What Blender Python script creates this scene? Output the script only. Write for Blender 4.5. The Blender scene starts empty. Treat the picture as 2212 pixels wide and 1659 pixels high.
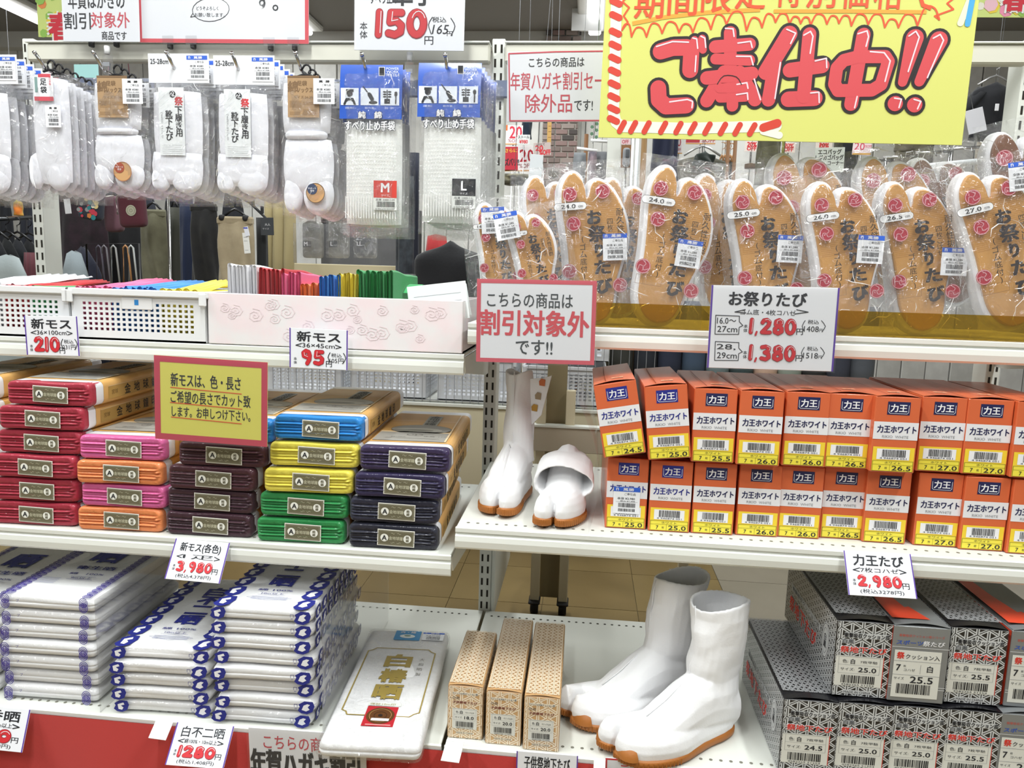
import bpy, math, random
from mathutils import Vector, Matrix, noise
random.seed(7)
C = bpy.context.scene.collection
sc = bpy.context.scene
# ------------------------------------------------------------------ camera
W, H, F = 2212, 1659, 1616.3
YAW, PITCH, ROLL = .094343, .1419264, .030341
CAM = Vector((.2401, -1.8632, 1.04))
def cam_axes():
    cy, sy, cp, sp = math.cos(YAW), math.sin(YAW), math.cos(PITCH), math.sin(PITCH)
    f = Vector((-sy*cp, cy*cp, -sp)); r = Vector((cy, sy, 0)); u = r.cross(f)
    c, s = math.cos(ROLL), math.sin(ROLL)
    return c*r+s*u, -s*r+c*u, f
RX, UP, FW = cam_axes()
cd = bpy.data.cameras.new('camera'); co = bpy.data.objects.new('camera', cd); C.objects.link(co)
cd.sensor_width = 36; cd.lens = F/W*36; cd.clip_start = .01; cd.clip_end = 60
m = Matrix.Identity(4)
for i in range(3):
    m[i][0] = RX[i]; m[i][1] = UP[i]; m[i][2] = -FW[i]; m[i][3] = CAM[i]
co.matrix_world = m; sc.camera = co
# photograph measurement helpers: where a sight line meets a real plane of the shop
def ray(x, y): return FW + RX*((x-W/2)/F) - UP*((y-H/2)/F)
def at(x, y, Y): v = ray(x, y); return CAM + v*((Y-CAM.y)/v.y)
def atZ(x, y, Z): v = ray(x, y); return CAM + v*((Z-CAM.z)/v.z)
# ------------------------------------------------------------------ world, light, exposure
wd = bpy.data.worlds.new('shop_air'); sc.world = wd; wd.use_nodes = True
bg = wd.node_tree.nodes['Background']; bg.inputs[0].default_value = (.92, .96, 1, 1); bg.inputs[1].default_value = .46
def area(name, loc, sx, sy, watt, rot=(0, 0, 0), col=(.97, 1, .985)):
    l = bpy.data.lights.new(name, 'AREA'); l.shape = 'RECTANGLE'; l.size = sx; l.size_y = sy; l.energy = watt; l.color = col
    o = bpy.data.objects.new(name, l); o.location = loc; o.rotation_euler = rot; C.objects.link(o); return o
for y_, w_ in ((-3.0, 44), (-1.2, 66), (1.4, 44), (3.2, 22)):
    for x_ in (-2.1, -.35, 1.4): area('tube_light', (x_, y_, 2.78), .16, 1.25, w_)
sc.view_settings.view_transform = 'Standard'; sc.view_settings.look = 'None'
sc.view_settings.gamma = 1; sc.view_settings.use_curve_mapping = False
sc.view_settings.exposure = -0.66
sc.cycles.transparent_max_bounces = 40; sc.cycles.max_bounces = 8
sc.cycles.diffuse_bounces = 3; sc.cycles.glossy_bounces = 3; sc.cycles.transmission_bounces = 4
sc.cycles.caustics_reflective = False; sc.cycles.caustics_refractive = False
# ------------------------------------------------------------------ materials
def lin(h):
    h = h.lstrip('#'); o = []
    for i in (0, 2, 4):
        c = int(h[i:i+2], 16)/255; o.append(c/12.92 if c < .04045 else ((c+.055)/1.055)**2.4)
    return (*o, 1)
MC = {}
def mat(col, rough=.6, metal=0, coat=0, emit=0, alpha=1, bump=None, vary=None, spec=.5, sheen=0, name=None, trans=0):
    key = (col, rough, metal, coat, emit, alpha, bump, vary, spec, sheen, trans)
    if key in MC: return MC[key]
    M = bpy.data.materials.new(name or ('paint_'+col.strip('#'))); M.use_nodes = True; MC[key] = M
    N = M.node_tree.nodes; L = M.node_tree.links; b = N['Principled BSDF']
    b.inputs['Base Color'].default_value = lin(col); b.inputs['Roughness'].default_value = rough
    b.inputs['Metallic'].default_value = metal; b.inputs['Coat Weight'].default_value = coat
    b.inputs['Coat Roughness'].default_value = .12; b.inputs['Specular IOR Level'].default_value = spec
    b.inputs['Sheen Weight'].default_value = sheen; b.inputs['Alpha'].default_value = alpha
    if trans: b.inputs['Transmission Weight'].default_value = trans
    if emit: b.inputs['Emission Color'].default_value = lin(col); b.inputs['Emission Strength'].default_value = emit
    if bump or vary:
        tc = N.new('ShaderNodeTexCoord')
        if bump:   # (scale, strength, distance)
            n = N.new('ShaderNodeTexNoise'); n.inputs['Scale'].default_value = bump[0]; n.inputs['Detail'].default_value = 4
            B = N.new('ShaderNodeBump'); B.inputs['Strength'].default_value = bump[1]; B.inputs['Distance'].default_value = bump[2]
            L.new(tc.outputs['Object'], n.inputs['Vector']); L.new(n.outputs[0], B.inputs['Height'])
            L.new(B.outputs[0], b.inputs['Normal']); L.new(B.outputs[0], b.inputs['Coat Normal'])
        if vary:   # (second colour, scale)
            n = N.new('ShaderNodeTexNoise'); n.inputs['Scale'].default_value = vary[1]; n.inputs['Detail'].default_value = 5
            r = N.new('ShaderNodeValToRGB'); r.color_ramp.elements[0].color = lin(col); r.color_ramp.elements[1].color = lin(vary[0])
            r.color_ramp.elements[0].position = .4; r.color_ramp.elements[1].position = .62
            L.new(tc.outputs['Object'], n.inputs['Vector']); L.new(n.outputs[0], r.inputs[0]); L.new(r.outputs[0], b.inputs['Base Color'])
    return M
def film(name, haze=.1, gloss=.16, tint='#ffffff', rough=.13, scale=16, strength=.9, dist=.012, hazecol='#f4f4f8'):
    """clear plastic: see-through, a little milky, with creases that catch the lamps"""
    M = bpy.data.materials.new(name); M.use_nodes = True; N = M.node_tree.nodes; L = M.node_tree.links
    for n in list(N): N.remove(n)
    out = N.new('ShaderNodeOutputMaterial'); tr = N.new('ShaderNodeBsdfTransparent'); tr.inputs[0].default_value = lin(tint)
    gl = N.new('ShaderNodeBsdfGlossy'); gl.inputs['Roughness'].default_value = rough
    df = N.new('ShaderNodeBsdfDiffuse'); df.inputs[0].default_value = lin(hazecol)
    m1 = N.new('ShaderNodeMixShader'); m1.inputs[0].default_value = haze
    m2 = N.new('ShaderNodeMixShader')
    tc = N.new('ShaderNodeTexCoord'); nz = N.new('ShaderNodeTexNoise'); nz.inputs['Scale'].default_value = scale; nz.inputs['Detail'].default_value = 3; nz.inputs['Distortion'].default_value = 1.2
    vo = N.new('ShaderNodeTexVoronoi'); vo.feature = 'DISTANCE_TO_EDGE'; vo.inputs['Scale'].default_value = scale*.7
    ad = N.new('ShaderNodeMath'); ad.operation = 'MULTIPLY_ADD'; ad.inputs[1].default_value = .35
    B = N.new('ShaderNodeBump'); B.inputs['Strength'].default_value = strength; B.inputs['Distance'].default_value = dist
    lw = N.new('ShaderNodeLayerWeight'); lw.inputs[0].default_value = .35
    mp = N.new('ShaderNodeMath'); mp.operation = 'MULTIPLY_ADD'; mp.inputs[1].default_value = .22; mp.inputs[2].default_value = gloss; mp.use_clamp = True
    L.new(tc.outputs['Object'], nz.inputs['Vector']); L.new(nz.outputs[1], vo.inputs['Vector'])
    L.new(tc.outputs['Object'], vo.inputs['Vector'])
    L.new(vo.outputs[0], ad.inputs[0]); L.new(nz.outputs[0], ad.inputs[2]); L.new(ad.outputs[0], B.inputs['Height'])
    L.new(B.outputs[0], gl.inputs['Normal']); L.new(B.outputs[0], lw.inputs['Normal']); L.new(lw.outputs['Fresnel'], mp.inputs[0])
    L.new(tr.outputs[0], m1.inputs[1]); L.new(df.outputs[0], m1.inputs[2])
    L.new(mp.outputs[0], m2.inputs[0]); L.new(m1.outputs[0], m2.inputs[1]); L.new(gl.outputs[0], m2.inputs[2])
    L.new(m2.outputs[0], out.inputs[0]); return M
BAG = film('clear_crinkled_bag', .035, .045, rough=.06, scale=26, strength=1.0, dist=.035)
BAG2 = film('clear_smooth_bag', .03, .03, rough=.07, scale=12, strength=.8)
CLEAR = film('clear_acrylic', .02, .03, rough=.05, scale=1, strength=.05)
CLEARD = film('clear_divider', .05, .06, rough=.08, scale=1, strength=.05)
YTINT = film('yellow_tinted_acrylic', .14, .04, tint='#dcc46e', rough=.08, scale=1, strength=.1, hazecol='#b8a040')
METAL = mat('#dcded7', .42, name='cream_enamel_steel', bump=(60, .05, .001))
LIP = mat('#e5e7e1', .35, name='cream_shelf_lip')
BEAM = mat('#d3d1c4', .45, name='cream_beam')
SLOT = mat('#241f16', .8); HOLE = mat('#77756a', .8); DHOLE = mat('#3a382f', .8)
CHROME = mat('#c8c8c8', .2, metal=1, name='chrome')
WHITE = mat('#eeeef2', .55); PAPER = mat('#eceef4', .5, coat=.4); BLACK = mat('#17171b', .6); INK = mat('#22242a', .6)
RED = mat('#cf2a34', .55); PINKRED = mat('#cb4a58', .55); DRED = mat('#9c2430', .6); PURPLE = mat('#5b3aa0', .5)
BLUE = mat('#2f55c0', .5); NAVY = mat('#202070', .55); GREY = mat('#8a8c90', .6)
# ------------------------------------------------------------------ mesh builder
class MB:
    def __init__(s): s.v = []; s.f = []; s.m = []; s.s = []; s.mats = []; s.T = None
    def mi(s, M):
        if M not in s.mats: s.mats.append(M)
        return s.mats.index(M)
    def add(s, vs, fs, M, smooth=False):
        b = len(s.v); i = s.mi(M); T = s.T
        s.v += [tuple(T @ Vector(p)) for p in vs] if T else [tuple(p) for p in vs]
        s.f += [tuple(b+k for k in f) for f in fs]; s.m += [i]*len(fs); s.s += [smooth]*len(fs); return s
    def box(s, x0, x1, y0, y1, z0, z1, M, ch=0):
        if x1 < x0: x0, x1 = x1, x0
        if y1 < y0: y0, y1 = y1, y0
        if z1 < z0: z0, z1 = z1, z0
        if not ch:
            v = [(x, y, z) for z in (z0, z1) for y in (y0, y1) for x in (x0, x1)]
            return s.add(v, [(0, 2, 3, 1), (4, 5, 7, 6), (0, 1, 5, 4), (2, 6, 7, 3), (0, 4, 6, 2), (1, 3, 7, 5)], M)
        c = min(ch, (x1-x0)*.49, (y1-y0)*.49, (z1-z0)*.49)
        P = {}; v = []
        for i, x in enumerate((x0, x1)):
            for j, y in enumerate((y0, y1)):
                for k, z in enumerate((z0, z1)):
                    dx, dy, dz = (c if i == 0 else -c), (c if j == 0 else -c), (c if k == 0 else -c)
                    for a, p in enumerate(((x, y+dy, z+dz), (x+dx, y, z+dz), (x+dx, y+dy, z))): P[i, j, k, a] = len(v); v.append(p)
        f = []
        for i in (0, 1): q = [P[i, 0, 0, 0], P[i, 1, 0, 0], P[i, 1, 1, 0], P[i, 0, 1, 0]]; f.append(q if i else q[::-1])
        for j in (0, 1): q = [P[0, j, 0, 1], P[1, j, 0, 1], P[1, j, 1, 1], P[0, j, 1, 1]]; f.append(q[::-1] if j else q)
        for k in (0, 1): q = [P[0, 0, k, 2], P[1, 0, k, 2], P[1, 1, k, 2], P[0, 1, k, 2]]; f.append(q if k else q[::-1])
        for i in (0, 1):
            for j in (0, 1): q = [P[i, j, 0, 0], P[i, j, 0, 1], P[i, j, 1, 1], P[i, j, 1, 0]]; f.append(q if i == j else q[::-1])
            for k in (0, 1): q = [P[i, 0, k, 0], P[i, 0, k, 2], P[i, 1, k, 2], P[i, 1, k, 0]]; f.append(q[::-1] if i == k else q)
        for j in (0, 1):
            for k in (0, 1): q = [P[0, j, k, 1], P[0, j, k, 2], P[1, j, k, 2], P[1, j, k, 1]]; f.append(q if j == k else q[::-1])
        for i in (0, 1):
            for j in (0, 1):
                for k in (0, 1): q = [P[i, j, k, 0], P[i, j, k, 1], P[i, j, k, 2]]; f.append(q if (i+j+k) % 2 else q[::-1])
        return s.add(v, f, M)
    def rbox(s, w, d, h, r, M, n=(6, 6, 4), disp=None, c=(0, 0, 0), smooth=True):
        """rounded block centred on c with optional displacement disp(p, normal) -> p"""
        idx = {}; v = []; f = []; hw = (w/2, d/2, h/2)
        def vert(p):
            k = (round(p[0], 5), round(p[1], 5), round(p[2], 5))
            if k in idx: return idx[k]
            q = [p[i]*hw[i] for i in range(3)]; core = [max(-(hw[i]-r), min(hw[i]-r, q[i])) for i in range(3)]
            nn = Vector([q[i]-core[i] for i in range(3)])
            if nn.length < 1e-9: nn = Vector(p)
            nn.normalize(); o = Vector(core)+nn*r
            if disp: o = disp(o, nn)
            idx[k] = len(v); v.append((o[0]+c[0], o[1]+c[1], o[2]+c[2])); return idx[k]
        def ticks(i, m):
            rr = min(.98, r/hw[i]); t = [-1, -1+rr*.45, -1+rr]; inner = [(-1+rr)+(2-2*rr)*j/m for j in range(1, m)]
            return t+inner+[1-rr, 1-rr*.45, 1]
        tk = [ticks(i, n[i]) for i in range(3)]
        for a in range(3):
            b, e = (a+1) % 3, (a+2) % 3
            for sg in (-1, 1):
                for i in range(len(tk[b])-1):
                    for j in range(len(tk[e])-1):
                        q = []
                        for (u, w_) in ((i, j), (i+1, j), (i+1, j+1), (i, j+1)):
                            p = [0, 0, 0]; p[a] = sg; p[b] = tk[b][u]; p[e] = tk[e][w_]; q.append(vert(p))
                        if len(set(q)) > 2: f.append(q if sg > 0 else q[::-1])
        return s.add(v, f, M, smooth)
    def poly(s, pts, y, M, t=0, Mside=None):
        """flat outline in x,z facing the viewer (-y) at y, optional thickness t going back"""
        n = len(pts); v = [(p[0], y, p[1]) for p in pts]
        s.add(v, [list(range(n))[::-1]], M) if sum(pts[i-1][0]*pts[i][1]-pts[i][0]*pts[i-1][1] for i in range(n)) < 0 else s.add(v, [list(range(n))], M)
        if t:
            v2 = v+[(p[0], y+t, p[1]) for p in pts]
            s.add(v2, [(i, (i+1) % n, n+(i+1) % n, n+i) for i in range(n)]+[list(range(n, 2*n))], Mside or M)
        return s
    def rect(s, x0, x1, z0, z1, y, M): return s.add([(x0, y, z0), (x1, y, z0), (x1, y, z1), (x0, y, z1)], [(0, 1, 2, 3)], M)
    def disc(s, x, z, r, y, M, n=16, rz=None):
        rz = rz or r
        return s.add([(x+r*math.cos(a*2*math.pi/n), y, z+rz*math.sin(a*2*math.pi/n)) for a in range(n)], [list(range(n))], M)
    def ring(s, x, z, r, w, y, M, n=20, rz=None, a0=0, a1=2*math.pi):
        rz = rz or r
        pts = [(x+r*math.cos(a0+(a1-a0)*i/n), z+rz*math.sin(a0+(a1-a0)*i/n)) for i in range(n+1)]
        return s.stroke(pts, w, y, M, caps=False)
    def stroke(s, pts, w, y, M, caps=True, w2=None, n=8):
        n = 20 if w > .006 else n; k = len(pts); s.e = (getattr(s, 'e', 0)+1) % 4; y0 = y-s.e*8e-5; cnt = 0
        for i in range(k-1):
            cnt += 1; y = y0-(cnt % 37)*4e-6
            a, b = Vector(pts[i]), Vector(pts[i+1]); d = b-a
            if d.length < 1e-7: continue
            d.normalize(); nn = Vector((-d.y, d.x))
            wa = (w+(w2-w)*i/(k-1) if w2 is not None else w)/2; wb = (w+(w2-w)*(i+1)/(k-1) if w2 is not None else w)/2
            q = [a-nn*wa, b-nn*wb, b+nn*wb, a+nn*wa]
            s.add([(p.x, y, p.y) for p in q], [(0, 1, 2, 3)], M)
        for i, p in enumerate(pts):
            if (0 < i < k-1) or caps:
                cnt += 1; y = y0-(cnt % 37)*4e-6
                s.disc(p[0], p[1], (w+(w2-w)*i/(k-1) if w2 is not None else w)/2, y, M, n)
        return s
    def tube(s, path, r, M, n=8, r2=None):
        P = [Vector(p) for p in path]; v = []; f = []; k = len(P); up = Vector((0, 0, 1))
        for i, p in enumerate(P):
            t = (P[min(i+1, k-1)]-P[max(i-1, 0)]).normalized(); a = t.cross(up)
            if a.length < .05: a = t.cross(Vector((1, 0, 0)))
            a.normalize(); b = a.cross(t); rr = r if r2 is None else r+(r2-r)*i/(k-1)
            for j in range(n): an = 2*math.pi*j/n; v.append(p+a*rr*math.cos(an)+b*rr*math.sin(an))
        for i in range(k-1):
            for j in range(n): f.append((i*n+j, i*n+(j+1) % n, (i+1)*n+(j+1) % n, (i+1)*n+j))
        f.append(list(range(n))[::-1]); f.append(list(range((k-1)*n, k*n)))
        return s.add(v, f, M, True)
    def loft(s, rings, M, close=True, caps=(True, True), smooth=True):
        n = len(rings[0]); v = [p for r in rings for p in r]; f = []
        for i in range(len(rings)-1):
            for j in range(n if close else n-1): f.append((i*n+j, i*n+(j+1) % n, (i+1)*n+(j+1) % n, (i+1)*n+j))
        if caps[0]: f.append(list(range(n))[::-1])
        if caps[1]: f.append(list(range((len(rings)-1)*n, len(rings)*n)))
        return s.add(v, f, M, smooth)
    def grid(s, fn, nu, nv, M, smooth=True):
        v = [fn(i/nu, j/nv) for j in range(nv+1) for i in range(nu+1)]
        f = [(j*(nu+1)+i, j*(nu+1)+i+1, (j+1)*(nu+1)+i+1, (j+1)*(nu+1)+i) for j in range(nv) for i in range(nu)]
        return s.add(v, f, M, smooth)
    def text(s, t, x, z, h, y, M, w=None, bold=0, just='c', vert=False, shear=0):
        """lettering: h glyph height, w optional total width; centred on x,z"""
        if vert:
            n = len(t); st = (w or h*1.1*n)/n; z0 = z+st*(n-1)/2
            for i, ch in enumerate(t): s.text(ch, x, z0-i*st, min(h, st*.94) if ch not in 'ーッ' else h*.8, y, M, bold=bold)
            return s
        tv, tf, bb = glyphs(t, 0); bw = max(bb[2]-bb[0], 1e-4); bh = max(bb[3]-bb[1], 1e-4)
        if len(t) == 1 and t in '一二・-ー.,、。': bh = max(bh, .7)
        sz = h/bh; sx = w/bw if w else sz
        if not w and len(t) == 1 and bw > bh*1.4 and t not in 'ーッ': sx = h/bw; sz = sx
        cx, cz = (bb[0]+bb[2])/2, (bb[1]+bb[3])/2
        if just == 'l': cx = bb[0]
        if bold:
            b = bold*h*.62
            for q, (dx, dz) in enumerate(((-b, -b*.7), (b, b*.7), (-b, b*.7), (b, -b*.7))+(((0, 0),) if bold > .03 else ())):
                s.add([(x+(p[0]-cx)*sx+shear*(p[1]-cz)*sz+dx, y-q*2e-5, z+(p[1]-cz)*sz+dz) for p in tv], tf, M)
            return s
        return s.add([(x+(p[0]-cx)*sx+shear*(p[1]-cz)*sz, y, z+(p[1]-cz)*sz) for p in tv], tf, M)
    def barcode(s, x0, x1, z0, z1, y, M=None, seed=1):
        R = random.Random(seed); x = x0; u = (x1-x0)/58
        while x < x1-u*2:
            b = u*R.choice((1, 1, 1.6, 2.2)); s.rect(x, x+b, z0, z1, y, M or BLACK); x += b+u*R.choice((.9, 1, 1.6))
        return s
    def build(s, name, parent=None, kind=None, mw=None):
        me = bpy.data.meshes.new(name); me.from_pydata(s.v, [], s.f)
        for M in s.mats: me.materials.append(M)
        me.polygons.foreach_set('material_index', s.m); me.polygons.foreach_set('use_smooth', s.s); me.update()
        o = bpy.data.objects.new(name, me); C.objects.link(o)
        if parent: o.parent = parent
        if kind: o['kind'] = kind
        if mw is not None: o.matrix_world = mw
        return o
GC = {}
def glyphs(t, bold):
    k = (t, bold)
    if k in GC: return GC[k]
    c = bpy.data.curves.new('glyph', 'FONT'); c.body = t; c.size = 1; c.resolution_u = 2; c.dimensions = '2D'; c.fill_mode = 'FRONT'
    o = bpy.data.objects.new('glyph', c); C.objects.link(o)
    e = o.evaluated_get(bpy.context.evaluated_depsgraph_get()); me = e.to_mesh()
    v = [tuple(p.co) for p in me.vertices]; f = [tuple(p.vertices) for p in me.polygons]; e.to_mesh_clear()
    bpy.data.objects.remove(o); bpy.data.curves.remove(c)
    if not v: v = [(0, 0, 0), (.01, 0, 0), (0, .01, 0)]; f = [(0, 1, 2)]
    GC[k] = (v, f, (min(p[0] for p in v), min(p[1] for p in v), max(p[0] for p in v), max(p[1] for p in v))); return GC[k]
# ------------------------------------------------------------------ object helpers
def tag(o, label=None, cat=None, group=None, kind=None):
    if label: o['label'] = label
    if cat: o['category'] = cat
    if group: o['group'] = group
    if kind: o['kind'] = kind
    return o
def thing(name, label, cat, loc=(0, 0, 0), rz=0, group=None, mw=None):
    o = bpy.data.objects.new(name, None); o.empty_display_size = .03; C.objects.link(o)
    if mw is not None: o.matrix_world = mw
    else: o.location = loc; o.rotation_euler = (0, 0, rz)
    return tag(o, label, cat, group)
def kids(o): return [c for c in ALLK.get(o.name, [])]
def tree(o, acc=None):
    return [c for c in bpy.data.objects if c.parent == o]
def dup(root, label=None, group=None, loc=None, mw=None):
    r = root.copy(); C.objects.link(r)
    if mw is not None: r.matrix_world = mw
    elif loc is not None: r.location = loc
    if label: r['label'] = label
    if group: r['group'] = group
    for ch in tree(root):
        c = ch.copy(); C.objects.link(c); c.parent = r
        for g in tree(ch): d = g.copy(); C.objects.link(d); d.parent = c
    return r
def frame(o, ex, ez):
    """matrix with x along ex, z along ez (orthogonalised), y pointing away"""
    ex = ex.normalized(); ez = (ez-ex*ez.dot(ex)).normalized(); ey = ez.cross(ex); m = Matrix.Identity(4)
    for i in range(3): m[i][0] = ex[i]; m[i][1] = ey[i]; m[i][2] = ez[i]; m[i][3] = o[i]
    return m
def V(*a): return Vector(a)
def nz(x, y=0, z=0): return noise.noise(Vector((x, y, z)))
def crom(pts, n=4, closed=True):
    o = []; k = len(pts)
    for i in range(k if closed else k-1):
        p = [pts[(i+j-1) % k] if closed else pts[max(0, min(k-1, i+j-1))] for j in range(4)]
        for q in range(n):
            t = q/n; t2, t3 = t*t, t*t*t
            o.append(tuple(.5*((2*p[1][a])+(-p[0][a]+p[2][a])*t+(2*p[0][a]-5*p[1][a]+4*p[2][a]-p[3][a])*t2+(-p[0][a]+3*p[1][a]-3*p[2][a]+p[3][a])*t3) for a in range(len(pts[0]))))
    if not closed: o.append(tuple(pts[-1]))
    return o
# ================================================================== SETTING
g = MB(); g.box(-7, 7, -5, 6, -.06, -.004, mat('#8f7f5c', .35, name='vinyl_floor', vary=('#857450', 3))); fl = g.build('floor', kind='structure')
tm = [mat(c, .28, vary=(d, 4)) for c, d in (('#86724a', '#7b6843'), ('#806c46', '#77643f'), ('#8f887c', '#868074'))]
tiles = [MB().box(.0012, .3018, .0012, .3018, -.004, .0, M).build('tile', fl) for M in tm]
for o in tiles: o.hide_render = False
k = 0
for i in range(-6, 9):
    for j in range(0, 13):
        o = tiles[k] if k < 3 else tiles[2 if i > 1 else (i*7+j*3) % 2].copy()
        if k >= 3: C.objects.link(o); o.parent = fl
        o.location = ((i+.0)*.303+.143 if k > 2 else (i*.303+.143), .12+j*.303, 0); k += 1
MB().box(-7, 7, -5, 4.3, 2.88, 2.96, mat('#8f8c88', .8, name='ceiling_board', bump=(80, .2, .002))).build('ceiling', kind='structure')
# back wall of white weathered planks
wl = MB().box(-7, 7, 4.2, 4.3, 0, 2.88, mat('#b9b8b4', .8)).build('wall_back', kind='structure')
pm = [mat(c, .7, vary=(d, 7), name='whitewashed_plank') for c, d in (('#e6e6e2', '#d6d5d1'), ('#dad9d5', '#cbcac6'), ('#eeeeea', '#dcdbd8'))]
ps = [MB().box(.004, .176, -.018, 0, 0, 2.84, M, ch=.004).build('plank', wl) for M in pm]
k = 0
for i in range(-26, 26):
    o = ps[k] if k < 3 else ps[(i*5) % 3].copy()
    if k >= 3: C.objects.link(o); o.parent = wl
    o.location = (i*.18, 4.2-(.006 if i % 2 else 0), .02); k += 1
MB().box(-7, 7, 4.08, 4.2, 2.76, 2.88, mat('#d8d8d2', .6)).build('trim_1', kind='structure')
# tube fittings on the ceiling
def fitting(x, y, lab):
    t = thing('ceiling_light', lab, 'lamp', (x, y, 2.88), group='fluorescent ceiling lamps')
    MB().box(-.62, .62, -.12, .12, -.05, 0, mat('#e8e8e4', .5), ch=.01).build('housing', t)
    MB().box(-.6, .6, -.04, .04, -.075, -.05, mat('#ffffff', .5, emit=6), ch=.012).build('tube', t)
def fitting(x, y, lab):
    t = thing('ceiling_light', lab, 'lamp', (x, y, 2.88))
    t['group'] = 'fluorescent ceiling lamps'
    MB().box(-.12, .12, -.62, .62, -.04, 0, mat('#e4e4e0', .5), ch=.01).build('housing', t)
    MB().box(-.045, .045, -.6, .6, -.075, -.04, mat('#ffffff', .5, emit=5), ch=.012).build('tube', t)
fitting(-1.95, 3.35, 'bright fluorescent ceiling lamp between the hanging white signs')
fitting(-3.9, 3.1, 'bright fluorescent ceiling lamp at the top left corner')
fitting(.22, 3.35, 'bright fluorescent ceiling lamp left of the big yellow sign')
for x_, w__ in ((-1.9, 'left part of'), (.3, 'middle of'), (2.4, 'right part of')): fitting(x_, -1.2, 'fluorescent ceiling lamp over the %s the front aisle' % w__)
# ---------------- gondola uprights
def slots(g, x, z0, z1, y=-.0006):
    z = z0
    while z < z1:
        for dx in (0, .0148): g.rect(x-.0025+dx, x+.0025+dx, z, z+.019, y, SLOT)
        z += .0325
def upright(X, lab, z1=1.6):
    t = thing('shelf_upright', lab, 'post', (X, 0, 0), group='cream slotted shelf uprights')
    MB().box(-.008, .0235, 0, .064, .0, z1, METAL, ch=.002).build('post', t)
    g = MB(); slots(g, 0, .17, z1-.03); o = g.build('slots', t); o['kind'] = 'stuff'
    MB().box(-.02, .035, -.03, .09, 0, .012, METAL, ch=.003).build('foot', t)
upright(-1.2, 'cream slotted steel upright at the left, behind the white baskets')
upright(0, 'cream slotted steel upright in the middle between the two shelf bays')
upright(1.2, 'cream slotted steel upright at the right edge beside the black shirt')
# ---------------- shelves
def shelf(name, lab, x0, x1, z, yf, lip=.042, back=-.002, brk=True, dots=True, cat='shelf'):
    t = thing(name, lab, cat, (x0, yf, z))
    w = x1-x0; d = back-yf
    MB().box(.001, w-.001, .004, d, -.006, 0, METAL, ch=.001).build('deck', t)
    pr = [(.004, 0), (0, -.0015), (0, -.009), (.004, -.0105), (.004, -.0135), (-.0015, -.0165), (-.003, -lip*.62), (-.0015, -lip+.004), (.0015, -lip), (.006, -lip), (.008, -.012)]
    g = MB(); g.loft([[(x, p[0], p[1]) for p in pr] for x in (0, w)], LIP, smooth=False); g.build('front_lip', t)
    if dots:
        g = MB(); n = int((w-.04)/.0183)
        for k in range(n):
            for yy in (.03, d-.03):
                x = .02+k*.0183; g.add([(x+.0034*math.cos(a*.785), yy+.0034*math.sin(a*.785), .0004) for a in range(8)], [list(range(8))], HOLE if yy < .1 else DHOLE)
        g.build('perforations', t, kind='stuff')
    if brk:
        for x in (.0, w-.003):
            g = MB(); P = [(0.012, -.008), (d, -.008), (d, -.085), (d-.05, -.085), (.03, -lip)]
            v = [(x, p[0], p[1]) for p in P]+[(x+.003, p[0], p[1]) for p in P]; n = len(P)
            g.add(v, [list(range(n)), list(range(n, 2*n))[::-1]]+[(i, n+i, n+(i+1) % n, (i+1) % n) for i in range(n)], METAL); g.build('bracket', t)
    return t
shelf('steel_shelf', 'upper left cream steel shelf carrying the white baskets and pink box', -1.19, .004, .885, -.40)
shelf('steel_shelf', 'middle left cream steel shelf carrying the stacked coloured cloth bolts', -1.19, .004, .507, -.505)
shelf('steel_shelf', 'upper right cream steel shelf carrying the bagged amber tabi soles', .014, 1.21, .95, -.42)
shelf('steel_shelf', 'middle right cream steel shelf carrying the orange shoeboxes', .014, 1.21, .57, -.52)
shelf('base_deck', 'lowest cream deck at left under the white folded cloth stacks', -1.19, .006, .165, -.585, lip=.05, brk=False)
shelf('base_deck', 'lowest cream deck at right under the white tabi boots and grey boxes', .012, 1.21, .165, -.585, lip=.05, brk=False)
tag(MB().box(-1.19, 1.21, -.55, -.53, 0, .13, METAL).build('kick_board'), 'cream kick board closing the front below the lowest decks', 'board')
tag(MB().box(.024, .034, .0, .43, .15, .5, METAL, ch=.003).build('side_panel'), 'cream steel side panel standing behind the middle upright', 'panel')
# beams joining the uprights
def beam(x0, x1, lab):
    t = thing('top_beam', lab, 'beam', (x0, 0, 1.56)); w = x1-x0
    MB().box(0, w, -.028, -.0, -.021, .021, BEAM, ch=.004).build('rail', t)
    MB().box(0, w, -.034, .004, .021, .025, LIP, ch=.001).build('upper_lip', t)
beam(-1.175, -.01, 'long cream top beam over the hanging socks and gloves')
beam(.026, 1.19, 'cream top beam behind the big yellow sign')
tag(MB().box(-1.17, .99, -.012, -.001, 1.463, 1.503, mat('#6a7288', .4, metal=.3), ch=.003).build('hook_bar'), 'grey blue steel hook bar below the cream top beam', 'bar')
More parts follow.
